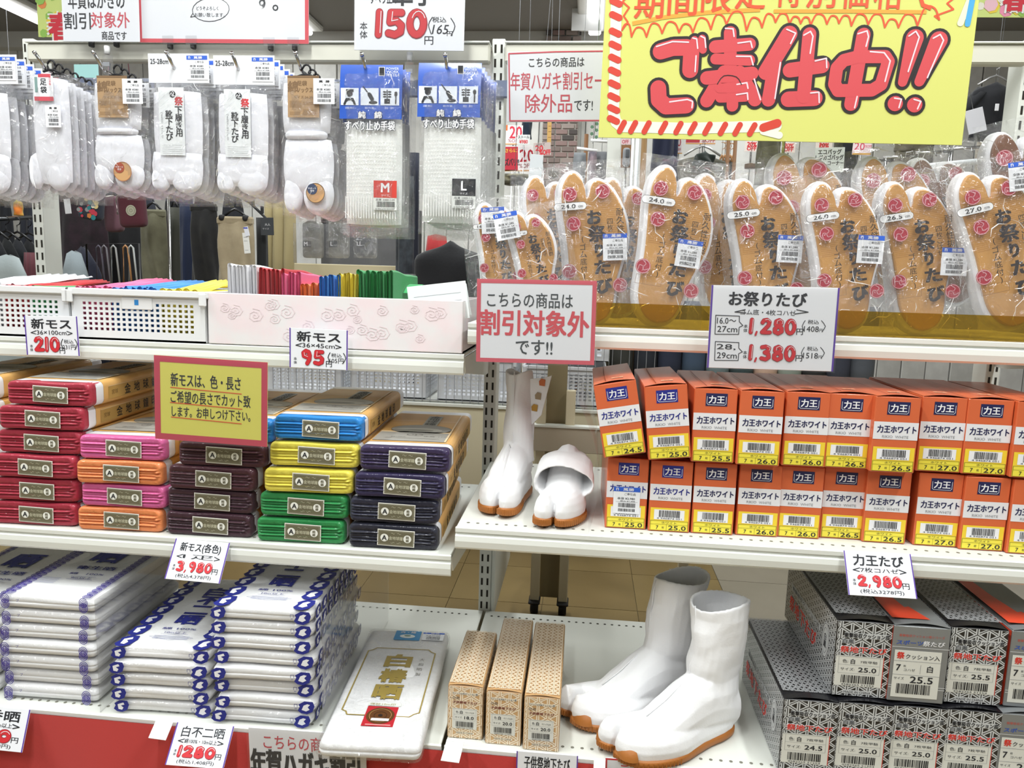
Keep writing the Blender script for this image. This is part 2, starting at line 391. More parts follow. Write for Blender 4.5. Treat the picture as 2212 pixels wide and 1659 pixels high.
# ================================================================== SIGNS
DIG = {
 '0': [[(.5+.3*math.cos(a*math.pi/8), .5+.34*math.sin(a*math.pi/8)) for a in range(17)]],
 '1': [[(.5, .84), (.46, .16)]],
 '2': [[(.22, .7), (.32, .82), (.55, .85), (.75, .74), (.7, .56), (.45, .36), (.22, .18), (.5, .17), (.82, .18)]],
 '3': [[(.22, .8), (.5, .84), (.76, .76), (.7, .6), (.45, .52), (.74, .44), (.78, .26), (.55, .15), (.22, .2)]],
 '4': [[(.7, .14), (.7, .86), (.18, .36), (.88, .36)]],
 '5': [[(.78, .83), (.32, .83), (.28, .54), (.56, .58), (.78, .44), (.74, .24), (.5, .15), (.22, .2)]],
 '6': [[(.72, .84), (.4, .66), (.24, .38), (.34, .18), (.6, .14), (.78, .3), (.68, .48), (.4, .48), (.26, .36)]],
 '7': [[(.18, .8), (.8, .82), (.6, .5), (.48, .15)]],
 '8': [[(.52, .52), (.3, .62), (.32, .78), (.54, .85), (.74, .76), (.7, .62), (.5, .52), (.26, .4), (.26, .22), (.52, .14), (.78, .24), (.76, .42), (.52, .52)]],
 '9': [[(.74, .62), (.56, .5), (.3, .56), (.26, .74), (.46, .86), (.68, .8), (.76, .62), (.72, .36), (.56, .14)]],
 ',': [[(.5, .2), (.42, .02)]]}
def digits(g, s, x, z, w, h, y, fill=RED, edge=DRED, fat=.30, hl=True):
    n = sum(.45 if c in ',1' else 1 for c in s); u = w/n; cx = x-w/2
    for lay, (M, k) in enumerate(((edge, 1.0), (fill, .8))):
        px = cx
        for i, c in enumerate(s):
            a = u*(.45 if c in ',1' else 1)
            sc_ = u*1.06
            for st in DIG[c]:
                P = [(px+a/2+(p[0]-.5)*sc_, z+(p[1]-.5)*h*(1 if c != ',' else 1)) for p in st]
                g.stroke(P, (u*fat*1.18 if c != ',' else u*.16)*k, y-.0004*lay-.00005*i, M)
            px += a
    if hl:
        px = cx
        for i, c in enumerate(s):
            a = u*(.45 if c in ',1' else 1)
            if c != ',':
                st = DIG[c][0]; o = u*fat*.28
                k = len(st); seg = st[:max(2, k//3+1)] if c in '17' else st[1:max(4, k//2)]
                g.stroke([(px+a/2+(p[0]-.5)*u*1.06+o, z+(p[1]-.5)*h+o*.6) for p in seg], u*.035, y-.0012, WHITE, caps=False)
            px += a
class Sign:
    """a flat board; everything on it is given in photograph pixels mapped to the board's own plane"""
    def __init__(s, name, lab, TL, TR, BL, Y, board=PAPER, border=None, sides=None, lean=False, thick=.0016, cat='sign', sleeve=True, group=None):
        a = at(*TL, Y); b = at(*TR, Y)
        if lean:
            v = ray(*BL); e = (b-a).normalized(); c = CAM+v*((a-CAM).dot(e)/v.dot(e))
        else: c = at(*BL, Y)
        s.w = (b-a).length; s.h = (a-c).length; ctr = (b+c)/2
        s.TL, s.TR, s.BL = map(Vector, (TL, TR, BL)); ex, ez = s.TR-s.TL, s.BL-s.TL; s.det = ex.x*ez.y-ex.y*ez.x; s.ex, s.ez = ex, ez
        s.t = thing(name, lab, cat, mw=frame(ctr, b-a, a-c), group=group)
        g = MB(); g.box(-s.w/2, s.w/2, 0, thick, -s.h/2, s.h/2, board, ch=.0004); g.build('board', s.t)
        s.g = MB(); s.px = s.w/ex.length; s.pz = s.h/ez.length
        W2, H2 = s.w/2, s.h/2
        if border:
            M, bw = border; bw *= s.px
            for r in ((-W2, W2, H2-bw, H2), (-W2, W2, -H2, -H2+bw), (-W2, -W2+bw, -H2+bw, H2-bw), (W2-bw, W2, -H2+bw, H2-bw)): s.g.rect(r[0], r[1], r[2], r[3], -.0003, M)
        if sides:
            M, bw = sides; bw *= s.px
            s.g.rect(-W2, -W2+bw, -H2, H2, -.0003, M); s.g.rect(W2-bw, W2, -H2, H2, -.0003, M)
        if sleeve: MB().rect(-W2-.002, W2+.002, -H2-.002, H2+.002, -.0036, CLEAR).build('clear_sleeve', s.t)
    def L(s, x, y):
        d = Vector((x, y))-s.TL; u = (d.x*s.ez.y-d.y*s.ez.x)/s.det; v = (s.ex.x*d.y-s.ex.y*d.x)/s.det
        return (u-.5)*s.w, (.5-v)*s.h
    def T(s, t, x, y, h, w=None, M=INK, bold=.015, lay=1, vert=False, shear=0):
        X, Z = s.L(x, y); s.g.text(t, X, Z, h*s.pz, -.0004*lay, M, w=(w*(s.pz if vert else s.px)) if w else None, bold=bold, vert=vert, shear=shear); return s
    def S(s, pts, w, M=INK, lay=1, caps=True, w2=None, sm=0):
        if sm: pts = crom(pts, sm, closed=False)
        s.g.stroke([s.L(*p) for p in pts], w*s.px, -.0004*lay, M, caps=caps, w2=w2*s.px if w2 else None); return s
    def R(s, x0, y0, x1, y1, M, lay=1):
        P = [s.L(*p) for p in ((x0, y0), (x1, y0), (x1, y1), (x0, y1))]; s.g.add([(p[0], -.0004*lay, p[1]) for p in P], [(0, 3, 2, 1)], M); return s
    def D(s, t, x, y, w, h, lay=2, **k): X, Z = s.L(x, y); digits(s.g, t, X, Z, w*s.px, h*s.pz, -.0004*lay, **k); return s
    def done(s, name='lettering'): s.g.build(name, s.t); return s.t
YEL = mat('#d5d774', .65, name='yellow_card'); BR = mat('#d24a50', .5); HI = mat('#f3d4dc', .5); ORG = mat('#e0552e', .55); ORH = mat('#eca23c', .6); BLK = mat('#231a1c', .55)
# --- the big yellow sale sign
s = Sign('sale_sign', 'big yellow sign with fat red bubble lettering and striped border', (1309, -80), (2121, -80), (1296, 297), -.30, board=YEL, sleeve=False, thick=.002)
WST = mat('#eceadc', .6); RST = mat('#d2402f', .6)
s.S([(1331, -60), (1330, 240), (1336, 262), (1350, 272), (1500, 273), (1700, 264)], 25, WST, 1)
for y in (33, 68, 96, 124, 152, 180, 208, 234, 258, 4, -24): s.S([(1322, y-4), (1338, y+3)], 15, RST, 2)
for x in (1350, 1376, 1407, 1445, 1480, 1512, 1546, 1581, 1614, 1647): s.S([(x-5, 282), (x+5, 263)], 13, RST, 2)
s.S([(1672, 268), (1702, 258)], 19, RST, 2).S([(1672, 276), (1708, 284)], 16, WST, 2)
s.S([(2100, -10), (2083, 42)], 14, mat('#e0e2c8', .6), 2).S([(2104, -10), (2098, 44)], 12, mat('#4aa6dc', .6), 2)
cus = [(1345, 62), (1367, 76), (1401, 76), (1436, 68), (1474, 66), (1505, 66), (1545, 59), (1579, 48), (1624, 61), (1658, 54), (1687, 43), (1718, 47), (1742, 45), (1764, 49), (1799, 46), (1825, 44), (1852, 49), (1888, 46), (1924, 52), (1953, 52), (1993, 48), (2038, 35)]
for a, b in zip(cus, cus[1:]):
    d = b[0]-a[0]; s.S(crom([a, (a[0]+d*.3, min(a[1], b[1])-d*.55), (a[0]+d*.75, min(a[1], b[1])-d*.5), b], 4, False), 4, ORG, 1)
s.S([(2038, 35), (2028, 28), (2066, 14), (2052, 2), (2080, -20)], 4, ORG, 1)
s.S([(1345, 62), (1358, 45), (1348, 32), (1360, 14), (1345, 2), (1364, -20)], 4, ORG, 1)
s.S([(1368, 48), (1440, 34), (1540, 23), (1652, 17)], 9, ORH, 1, caps=False).S([(1682, 20), (1850, 19), (2010, 20)], 8, ORH, 1, caps=False)
for i, ch in enumerate('期間限定'): s.T(ch, 1405+i*75, 0-i*7, 74, 64, ORG, .02, 2)
for i, ch in enumerate('特別価格で'): s.T(ch, 1712+i*72, -22+i*1.2, 66, 60, ORG, .02, 2)
big = [  # (points, width, end width)
 ([(1434, 107), (1462, 99), (1492, 98), (1503, 108), (1502, 146)], 36, None), ([(1509, 82), (1512, 104)], 17, None), ([(1526, 79), (1529, 103)], 17, None),
 ([(1431, 187), (1433, 212), (1450, 226), (1496, 223)], 36, None),
 ([(1588, 66), (1592, 140)], 28, None), ([(1556, 96), (1632, 90)], 28, None), ([(1558, 122), (1634, 124)], 24, None), ([(1540, 163), (1640, 152)], 30, None),
 ([(1578, 150), (1542, 212)], 30, None), ([(1612, 150), (1650, 208)], 30, None), ([(1597, 150), (1600, 222)], 26, None), ([(1570, 184), (1626, 182)], 22, None), ([(1572, 205), (1628, 202)], 22, None),
 ([(1718, 68), (1672, 148)], 36, None), ([(1690, 130), (1680, 208)], 30, None),
 ([(1762, 68), (1757, 200)], 30, None), ([(1724, 144), (1794, 134)], 32, None), ([(1724, 206), (1782, 203)], 34, None),
 ([(1879, 68), (1862, 214)], 30, None), ([(1840, 122), (1826, 138), (1823, 172), (1832, 186), (1905, 184), (1924, 172), (1936, 124), (1928, 113), (1870, 114), (1840, 122)], 28, None),
 ([(1989, 74), (1970, 166)], 38, 20), ([(2040, 78), (2006, 164)], 38, 22), ([(1957, 211), (1958, 212)], 32, None), ([(1999, 213), (2000, 214)], 32, None)]
for p, w, w2 in big: s.S(p, w+13, BLK, 2, w2=(w2+13) if w2 else None)
for p, w, w2 in big: s.S(p, w, BR, 3, w2=w2)
for p in ([(1424, 97), (1460, 86), (1496, 87)], [(1505, 78), (1514, 80), (1517, 100)], [(1523, 74), (1532, 78), (1535, 98)], [(1514, 116), (1513, 150)], [(1458, 216), (1498, 210), (1510, 214), (1509, 228)],
          [(1577, 57), (1594, 58), (1597, 74)], [(1606, 88), (1634, 84), (1638, 97)], [(1604, 116), (1636, 116), (1642, 134)], [(1646, 164), (1662, 208)], [(1608, 176), (1630, 172), (1633, 184)], [(1608, 198), (1632, 194), (1634, 208)],
          [(1712, 58), (1732, 66), (1722, 88)], [(1702, 128), (1694, 205)], [(1750, 70), (1764, 62), (1770, 72), (1766, 108)], [(1778, 124), (1802, 118), (1804, 138)], [(1772, 192), (1790, 190), (1792, 212)],
          [(1867, 66), (1886, 60), (1890, 72), (1886, 92)], [(1896, 103), (1926, 105), (1940, 122), (1932, 165)], [(1874, 198), (1870, 222)],
          [(1976, 70), (1990, 60), (1998, 72), (1980, 144)], [(2028, 74), (2042, 66), (2050, 78), (2022, 156)], [(1955, 200), (1970, 202), (1966, 220)], [(1997, 202), (2012, 206), (2006, 222)]):
    s.S(p, 3.2, HI, 4)
s.S([(1564, 176), (1578, 158), (1606, 160), (1618, 176)], 2, BLK, 4, sm=3)
s.done()
pl = thing('sign_stand', 'thin chrome pole that holds the big yellow sign above the bags', 'stand', at(1683, 420, -.215))
pz = at(1683, 420, -.215)
MB().tube([(0, 0, .95-pz.z), (0, 0, .32)], .0045, CHROME, 10).build('pole', pl)
MB().box(-.03, .03, -.02, .02, .951-pz.z, .955-pz.z, CHROME, ch=.001).build('base', pl)
# --- hanging white signs at the top left
s = Sign('hanging_sign', 'small white sign with red and black writing at the top left', (118, -50), (285, -50), (149, 88), -.06)
s.T('年賀はがきの', 205, 1, 36, 122, INK, .02).T('割引', 172, 44, 36, 58).T('対象外', 243, 42, 34, 84, PINKRED).T('商品です', 258, 75, 19, 54, INK, .02); s.done()
s = Sign('hanging_sign', 'large white sign with red border and a speech bubble at the top', (286, -50), (657, -50), (309, 91), -.05, border=(mat('#d8505a', .5), 8))
s.T('です。', 556, 4, 36, 90, INK, .02).T('どうぞよろしく', 450, 17, 8, 48, INK, 0).T('お願い致します。', 457, 31, 9, 66, INK, 0)
s.S([(458+40*math.cos(a*.3142)*1.0, 20+25*math.sin(a*.3142)) for a in range(21)], 1.3, INK).S([(420, 28), (416, 36), (427, 34)], 1.3); s.done()
s = Sign('hanging_sign', 'white price sign with large red 150 at the top', (766, -50), (1006, -50), (765, 108), -.07)
s.T('軍手', 895, -14, 50, 90, INK, .05).T('すべり止め', 830, -6, 26, 60, INK, .02).D('150', 868, 50, 116, 70, fat=.30).T('本体', 786, 65, 17, 38, INK, .01, vert=True).T('円', 929, 86, 18, 19, INK, .01)
s.T('税込', 951, 41, 12, 30, INK, .01).T('165', 954, 62, 20, 34, INK, .01, shear=.2).T('円', 974, 71, 10, 12, INK, .01)
s.S([(936, 36), (928, 52), (934, 72)], 1.8, sm=3).S([(976, 38), (985, 55), (977, 75)], 1.8, sm=3); s.done()
s = Sign('hanging_sign', 'white sign with red outline half hidden by the yellow sign', (1096, 112), (1345, 108), (1095, 264), -.16)
s.S([(1099, 116), (1200, 112), (1340, 110)], 3, PINKRED).S([(1099, 116), (1102, 261), (1340, 258)], 3, PINKRED)
s.T('こちらの商品は', 1203, 134, 21, 120, INK, .015).T('年賀ハガキ割引セール', 1216, 174, 38, 226, PINKRED, .01).T('除外品', 1187, 222, 40, 102, PINKRED, .01).T('です!', 1263, 226, 24, 40, INK, .015); s.done()
# --- signs on the shelves
s = Sign('notice_sign', 'square white notice with pink border in front of the middle upright', (1031, 602), (1290, 607), (1028, 781), -.47, border=(mat('#d25c6a', .5), 9))
s.T('こちらの商品は', 1146, 648, 32, 186, mat('#3e4448', .6), .012).T('割引対象外', 1156, 697, 54, 236, mat('#d6525c', .55), .04).T('です!!', 1156, 749, 32, 80, mat('#3e4448', .6), .02); s.done()
s = Sign('price_sign', 'wide white price sign with two red prices below the amber soles', (1536, 616), (1813, 622), (1528, 794), -.47, sides=(PURPLE, 4))
s.T('お祭りたび', 1659, 646, 30, 168, INK, .05).T('ゴム底・4枚コハゼ', 1660, 674, 12, 120, INK, .005)
s.S([(1610, 668), (1588, 673), (1612, 675)], 2).S([(1722, 668), (1747, 673), (1718, 677)], 2)
for yy, a, b, p, q in ((700, '16.0～', '27cm', '1,280', '1408'), (757, '28,', '29cm', '1,380', '1518')):
    s.S([(1546, yy-20), (1598, yy-18), (1598, yy-6), (1606, yy+2), (1598, yy+6), (1597, yy+21), (1545, yy+21), (1546, yy-20)], 1.6)
    s.T(a, 1570, yy-8, 13, 42, INK, .01).T(b, 1572, yy+10, 13, 44, INK, .01).D(p, 1671, yy+4, 104, 40, fat=.30).T('円', 1730, yy+15, 13, 14, INK, .02).T('本体', 1612, yy+8, 8, 18, INK, .01, vert=True)
    s.T('税込', 1759, yy-6, 9, 24, INK, .005).T(q, 1755, yy+9, 12, 32, INK, .005).T('円', 1776, yy+12, 7, 8, INK, 0)
    s.S([(1741, yy-9), (1735, yy+3), (1740, yy+14)], 1.5, sm=2).S([(1776, yy-9), (1785, yy+3), (1778, yy+14)], 1.5, sm=2)
s.done()
s = Sign('notice_sign', 'yellow notice with red border hanging over the coloured cloth bolts', (342, 768), (588, 784), (326, 946), -.535, board=mat('#e0da66', .6), border=(mat('#c4455a', .5), 13))
s.T('新モスは、色・長さ', 450, 824, 28, 152, INK, .02).T('ご希望の長さでカット致', 457, 861, 26, 174, INK, .015).T('します。お申しつけ下さい。', 455, 892, 23, 172, INK, .015)
s.S([(372, 836), (526, 850)], 1.8, ORG).S([(368, 868), (524, 882)], 1.8, ORG).S([(367, 899), (520, 913)], 1.8, ORG); s.done()
# --- shelf price tags: (corners, heading, sub line, price, tax line)
def ptag(lab, TL, TR, BL, Y, head, sub, price, tax, wrap=False, lean=True, hb=.05):
    s = Sign('price_tag', lab, TL, TR, BL, Y, board=mat('#eceef4', .6), sleeve=False, sides=(PURPLE, 2.6), lean=lean, cat='price tag', group='handwritten price tags on the shelf lips')
    ex, ez = s.ex, s.ez; P = lambda u, v: (TL[0]+ex.x*u+ez.x*v, TL[1]+ex.y*u+ez.y*v); w, h = ex.length, ez.length
    s.T(head, *P(.5, .2), h*.25, w*.74, INK, hb).T(sub, *P(.5, .42), h*.11, w*.56, INK, .015)
    s.S([P(.21, .38), P(.11, .43), P(.2, .46)], w*.014).S([P(.79, .38), P(.89, .43), P(.8, .47)], w*.014)
    if wrap:
        s.D(price, *P(.48, .665), w*.66, h*.29, fat=.28).T('円', *P(.86, .74), h*.13, w*.1, INK, .02).T(tax, *P(.5, .9), h*.11, w*.64, INK, .005).T('本体', *P(.11, .7), h*.07, h*.16, INK, .01, vert=True)
    else:
        s.D(price, *P(.4, .72), w*(.42 if len(price) < 3 else .5), h*.44, fat=.29).T('円', *P(.68, .87), h*.15, w*.1, INK, .02).T('税込', *P(.81, .64), h*.1, w*.18, INK, .005).T(tax, *P(.81, .78), h*.13, w*.24, INK, .005)
        s.S([P(.7, .58), P(.665, .7), P(.7, .82)], w*.014, sm=2).S([P(.93, .58), P(.97, .7), P(.92, .84)], w*.014, sm=2).T('本体', *P(.1, .82), h*.08, h*.19, INK, .01, vert=True)
    return s.done()
ptag('small white price tag reading 210 under the white baskets', (57, 682), (172, 684), (53, 766), -.425, '新モス', '36×100cm', '210', '231円', lean=False)
ptag('small white price tag reading 95 under the pink box', (627, 708), (753, 714), (624, 793), -.425, '新モス', '36×45cm', '95', '105円', lean=False)
ptag('white price tag reading 3,980 leaning off the cloth bolt shelf', (380, 1163), (497, 1173), (355, 1250), -.51, '新モス(各色)', '1疋', '3,980', '(税込4,378円)', wrap=True, hb=.03)
ptag('white price tag reading 2,980 leaning off the orange shoebox shelf', (1822, 1189), (1967, 1197), (1833, 1285), -.525, '力王たび', '7枚コハゼ', '2,980', '(税込3278円)', wrap=True)
ptag('white price tag cut off by the left edge beside the red cloth', (-80, 1519), (66, 1533), (-100, 1611), -.60, '蘭香晒', '綿100%・9m以上', '980', '(税込1,078円)', wrap=True)
ptag('white price tag reading 1280 leaning on the red cloth', (383, 1560), (506, 1569), (356, 1652), -.60, '白不二晒', '綿100%・10m以上', '1280', '(税込1,408円)', wrap=True, hb=.02)
ptag('white price tag under the three beige patterned boxes', (1117, 1622), (1250, 1633), (1112, 1735), -.60, '子供祭地下たび', 'マジック止め', '1980', '(税込2,178円)', wrap=True, lean=False, hb=.02)
s = Sign('notice_sign', 'white notice with thick black writing taped over the red cloth', (549, 1573), (803, 1590), (531, 1730), -.597)
s.T('こちらの商品は', 668, 1608, 30, 180, PINKRED, .01).T('年賀ハガキ割引', 662, 1655, 62, 236, INK, .05); s.done()
s = Sign('notice_sign', 'white card with red border at the bottom beside the front boot', (1308, 1637), (1375, 1642), (1306, 1700), -.598, border=(RED, 4)); s.T('ご', 1350, 1660, 20, 20, RED, .03); s.done()
# tape strips on the cloth
def strip(lab, TL, TR, BL):
    s = Sign('paper_strip', lab, TL, TR, BL, -.6, board=mat('#f2f2f2', .7), sleeve=False, lean=True, cat='tape'); bpy.data.objects.remove
    s.g.rect(-s.w/2, s.w/2, s.h/2-.004, s.h/2, -.0004, mat('#e4e4e4', .7)); s.done('fold')
strip('blank white paper strip on the red cloth left of the 1280 tag', (337, 1555), (374, 1560), (320, 1594))
strip('blank white paper strip on the red cloth below the first beige box', (965, 1597), (1003, 1602), (952, 1642))
strip('blank white paper strip on the red cloth beside the boots', (1283, 1637), (1308, 1640), (1281, 1690))
# red cloth over the lower front
g = MB(); xa, xb = -1.05, .33
g.grid(lambda u, v: (xa+(xb-xa)*u, -.589-.004*v+.0025*math.sin(u*40)*v, .158-.16*v), 60, 6, mat('#c2302c', .85, sheen=.3, bump=(400, .3, .001)))
tag(g.build('red_cloth'), 'red cloth hanging over the front below the lowest deck', 'cloth')
# ================================================================== CLOTH BOLTS on the middle left shelf
def bolt_cloth(w, h, d, seed, layers=7):
    """folded end of a cloth bolt: two folded stacks with loops on the right"""
    def disp(o, n):
        x, y, z = o
        if y < -d/2+.03:
            zc = h/4 if z > 0 else -h/4; xe = w/2-h/4-.004
            dd = abs(z-zc) if x < xe else math.hypot(x-xe, z-zc)
            a = .0027*math.cos(dd*2*math.pi/(h/layers)+.5*nz(x*30, seed))
            if abs(z) < h*.05: a += .0035
            y = y+a*max(0, min(1, (w/2-abs(x))/.01))*(1 if n[1] < -.8 else .45)
        fr = max(0., min(1., (-d/2+.03-y)/.02)); x += .002*nz(z*30, seed, y*9)*fr; z += .0022*nz(x*14+seed, y*8, seed)*(1 if n[2] > .3 else .5)*fr
        if fr < 1: x *= 1-.006*(1-fr); z *= 1-.02*(1-fr)
        return Vector((x, y, z))
    return disp
def make_bolt(col, seed, lab, paper2=False):
    w, h, d = .176, .0468, .40
    t = thing('cloth_bolt', lab, 'cloth')
    M = mat(col, .7, coat=.55, bump=(90, .5, .003), sheen=.1)
    g = MB(); g.rbox(w, d, h, .010, M, n=(30, 6, 26), disp=bolt_cloth(w, h, d, seed), c=(0, d/2, h/2)); g.build('folded_cloth', t)
    # white inner sleeve and tan printed wrapper around the middle
    def sleeve(y0, y1, off, M_, nm, par):
        g = MB(); R = .011+off; W2, H2 = w/2+off, h/2+off
        def ringp(y):
            o = []
            for cx, cz, a0 in ((W2-R, H2-R, 0), (-W2+R, H2-R, 90), (-W2+R, -H2+R, 180), (W2-R, -H2+R, 270)):
                for k in range(5):
                    a = math.radians(a0+k*22.5); o.append((cx+R*math.cos(a), y, h/2+cz+R*math.sin(a)+.0007*nz(y*12, cx*20, seed)))
            return o
        n = 8; g.loft([ringp(y0+(y1-y0)*k/n) for k in range(n+1)], M_, caps=(False, False)); return g.build(nm, par)
    sleeve(.018, d-.012, .0006, mat('#eff0f6', .5, coat=.5), 'paper_sleeve', t)
    wr = sleeve(.042, d-.05, .0012, mat('#dfae68', .55, coat=.3, name='tan_wrapper'), 'printed_wrapper', t)
    g = MB(); zt = h+.0024
    g.T = Matrix(((1, 0, 0, 0), (0, 0, 1, .042), (0, -1, 0, zt), (0, 0, 0, 1)))   # local x,z -> top plane, -y up
    L = d-.092; SIL = mat('#a3a099', .5, coat=.3); DK = mat('#55534c', .6); CR = mat('#e9cfa6', .6)
    g.rect(-w/2+.012, w/2-.016, .01, .098, 0, SIL); g.rect(-w/2+.012, w/2-.016, .09, .1, -.0001, CR)
    g.disc(.004, .125, .064, -.0001, SIL, 24, rz=.046); g.ring(.004, .125, .064, .0008, -.0004, DK, 30, rz=.046); g.disc(-.012, .112, .044, -.0003, mat('#87857b', .5), 18, rz=.012); g.disc(.0, .118, .05, -.0002, mat('#b9b7ad', .5), 18, rz=.02)
    g.rect(-w/2+.012, w/2-.016, .215, .217, -.0001, CR); g.rect(w/2-.02, w/2-.0165, .01, L-.005, -.0002, CR); g.rect(-w/2+.012, w/2-.016, L-.008, L-.005, -.0001, CR)
    g.rect(-.002, .03, .165, .275, -.0003, mat('#b3aea2', .5)); g.text('金地球鐘', .014, .222, .026, -.0007, DK, w=.104, bold=.03, vert=True)
    g.ring(0, .068, .016, .001, -.0003, DK, 18, rz=.01); g.text('12', 0, .068, .008, -.0004, DK); g.text('綿100%', -.03, .045, .006, -.0003, DK, w=.03); g.text('正反 11m', .045, .055, .007, -.0003, DK, w=.05); g.rect(-.055, .055, .034, .0352, -.0003, DK)
    g.T = Matrix(((0, -1, 0, w/2+.0018), (1, 0, 0, .042), (0, 0, 1, 0), (0, 0, 0, 1)))   # right side band
    g.rect(.016, L-.01, .008, h-.012, 0, mat('#b9924f', .55)); g.rect(.016, L-.01, h-.0125, h-.0115, -.0002, CR)
    for k, ch in enumerate('金地球鐘印'): g.text(ch, .085+k*.036, h/2-.002, .021, -.0003, BLACK, bold=.02)
    g.text('宮球', .038, h/2-.002, .01, -.0003, mat('#7a5c2c', .6), w=.022)
    g.T = None; g.build('print', wr)
    # olive woven label on the folded end
    lb = MB(); lb.box(-.0365, .0365, -.0008, 0, -.0165, .0165, mat('#dedcd2', .5), ch=.0003); OL = mat('#6b6650', .55, name='olive_label')
    lb.T = None; lb.rect(-.0345, .0345, -.0147, .0147, -.0011, OL)
    for r in ((-.033, .033, .0128, .0133), (-.033, .033, -.0133, -.0128), (-.033, -.0325, -.0133, .0133), (.0325, .033, -.0133, .0133)): lb.rect(*r, -.0014, mat('#a8a58e', .5))
    lo = lb.build('label', t); lo.location = (.006, -.0015, h/2); lo.rotation_euler = (0, math.radians(2), 0)
    g = MB(); CRM = mat('#eeeee6', .5)
    for sx in (-.0225, .0225): g.disc(sx, 0, .0078, -.0014, CRM, 18)
    g.text('A', -.0225, 0, .0095, -.0018, INK, bold=.05); g.text('純', .0225, .0032, .0055, -.0018, OL, bold=.04); g.text('綿', .0225, -.0032, .0055, -.0018, OL, bold=.04)
    g.text('金地球鐘', 0, 0, .0072, -.0016, mat('#c9c6ac', .5), w=.027, bold=.02)
    for sz in (-1, 1):
        for sx in (-.006, .006): g.stroke(crom([(sx-.004, sz*.0092), (sx-.001, sz*.0104), (sx+.001, sz*.0082), (sx+.004, sz*.0094)], 2, False), .0007, -.0016, mat('#b9b69c', .5), caps=False)
    g.build('lettering', lo)
    return t
COLS = {'red': '#a6223a', 'pink': '#d8609c', 'orange': '#ea8a50', 'maroon': '#451424', 'dark maroon': '#3a1426', 'blue': '#1781cf', 'yellow': '#e6d750', 'green': '#1f8a46', 'purple': '#2c1b48', 'deep purple': '#221745', 'navy': '#191a33', 'dark navy': '#14162a', 'white': '#eeeef0'}
protos = {}
def bolt(col, x, y, z, rz, lab, ry=0):
    if col not in protos:
        o = make_bolt(COLS[col], len(protos)*3.7, lab); protos[col] = o
    else: o = dup(protos[col], lab)
    o['group'] = 'cloth bolts stacked on the middle left shelf'
    o.location = (x, y, z); o.rotation_euler = (0, ry, rz)
Z0 = .5075; HB = .0498
nth = ['lowest', 'second from the bottom', 'third from the bottom', 'fourth from the bottom', 'fifth from the bottom', 'topmost']
for i, (x, y) in enumerate([(-.862, -.49), (-.859, -.488), (-.856, -.492), (-.846, -.484), (-.838, -.487), (-.822, -.482)]):
    bolt('red', x, y, Z0+i*HB, .045+.012*math.sin(i*2), 'red cloth bolt, %s of the tall red stack at the left' % nth[i])
for i, (c, x, y) in enumerate([('orange', -.677, -.492), ('pink', -.670, -.489), ('orange', -.672, -.494), ('pink', -.669, -.487)]):
    bolt(c, x, y, Z0+i*HB*.985, .05-.02*math.sin(i*2), '%s cloth bolt, %s of the pink and orange stack' % (c, nth[i] if i < 3 else 'topmost'))
for i, (c, x, y) in enumerate([('dark maroon', -.492, -.488), ('dark maroon', -.489, -.484), ('maroon', -.482, -.490), ('maroon', -.462, -.484)]):
    bolt(c, x, y, Z0+i*HB*.96, .04+.02*math.sin(i*3), 'wine red cloth bolt, %s of the stack under the yellow notice' % (nth[i] if i < 3 else 'fourth from the bottom'))
bolt('blue', -.452, -.470, Z0+4*HB*.96, .04, 'blue cloth bolt half hidden behind the yellow notice')
for i, (c, x, y) in enumerate([('green', -.300, -.492), ('green', -.294, -.490), ('yellow', -.282, -.494), ('yellow', -.273, -.487), ('blue', -.266, -.482)]):
    bolt(c, x, y, Z0+i*HB*1.035, .055-.015*math.sin(i*2), '%s cloth bolt, %s of the blue, yellow and green stack' % (c, nth[i] if i < 4 else 'topmost'))
for i, (c, x, y) in enumerate([('dark navy', -.113, -.492), ('navy', -.113, -.489), ('deep purple', -.101, -.493), ('purple', -.093, -.487)]):
    bolt(c, x, y, Z0+i*HB*1.04, .05+.01*math.sin(i*2), '%s cloth bolt, %s of the rightmost cloth stack' % (c, nth[i] if i < 3 else 'topmost'))
for i in range(6): bolt('white', -1.052, -.47, Z0+i*HB, .05, 'white cloth bolt, %s of the stack cut by the left edge' % nth[i])
# ================================================================== white perforated baskets with folded cloth
PLAS = mat('#e9eaec', .38, name='white_plastic')
def perf_panel(g, x0, x1, z0, z1, y, nx, nz_, hx, hz, mx, mz0, mz1, M, skip=()):
    """flat wall with real square holes: strips between the openings"""
    px = (x1-x0-2*mx)/nx; pz = (z1-z0-mz0-mz1)/nz_; th = .0022
    def b(a, c, e, f_): g.box(a, c, y, y+th, e, f_, M)
    b(x0, x1, z0, z0+mz0, ) ; b(x0, x1, z1-mz1, z1); b(x0, x0+mx, z0+mz0, z1-mz1); b(x1-mx, x1, z0+mz0, z1-mz1)
    for j in range(nz_):
        za = z0+mz0+j*pz; b(x0+mx, x1-mx, za, za+(pz-hz)/2); b(x0+mx, x1-mx, za+pz-(pz-hz)/2, za+pz)
        for i in range(nx):
            xa = x0+mx+i*px; g.box(xa, xa+(px-hx)/2, y, y+th, za+(pz-hz)/2, za+pz-(pz-hz)/2, M); g.box(xa+px-(px-hx)/2, xa+px, y, y+th, za+(pz-hz)/2, za+pz-(pz-hz)/2, M)
            if (i, j) in skip: g.box(xa, xa+px, y-.0003, y+th, za, za+pz, M)
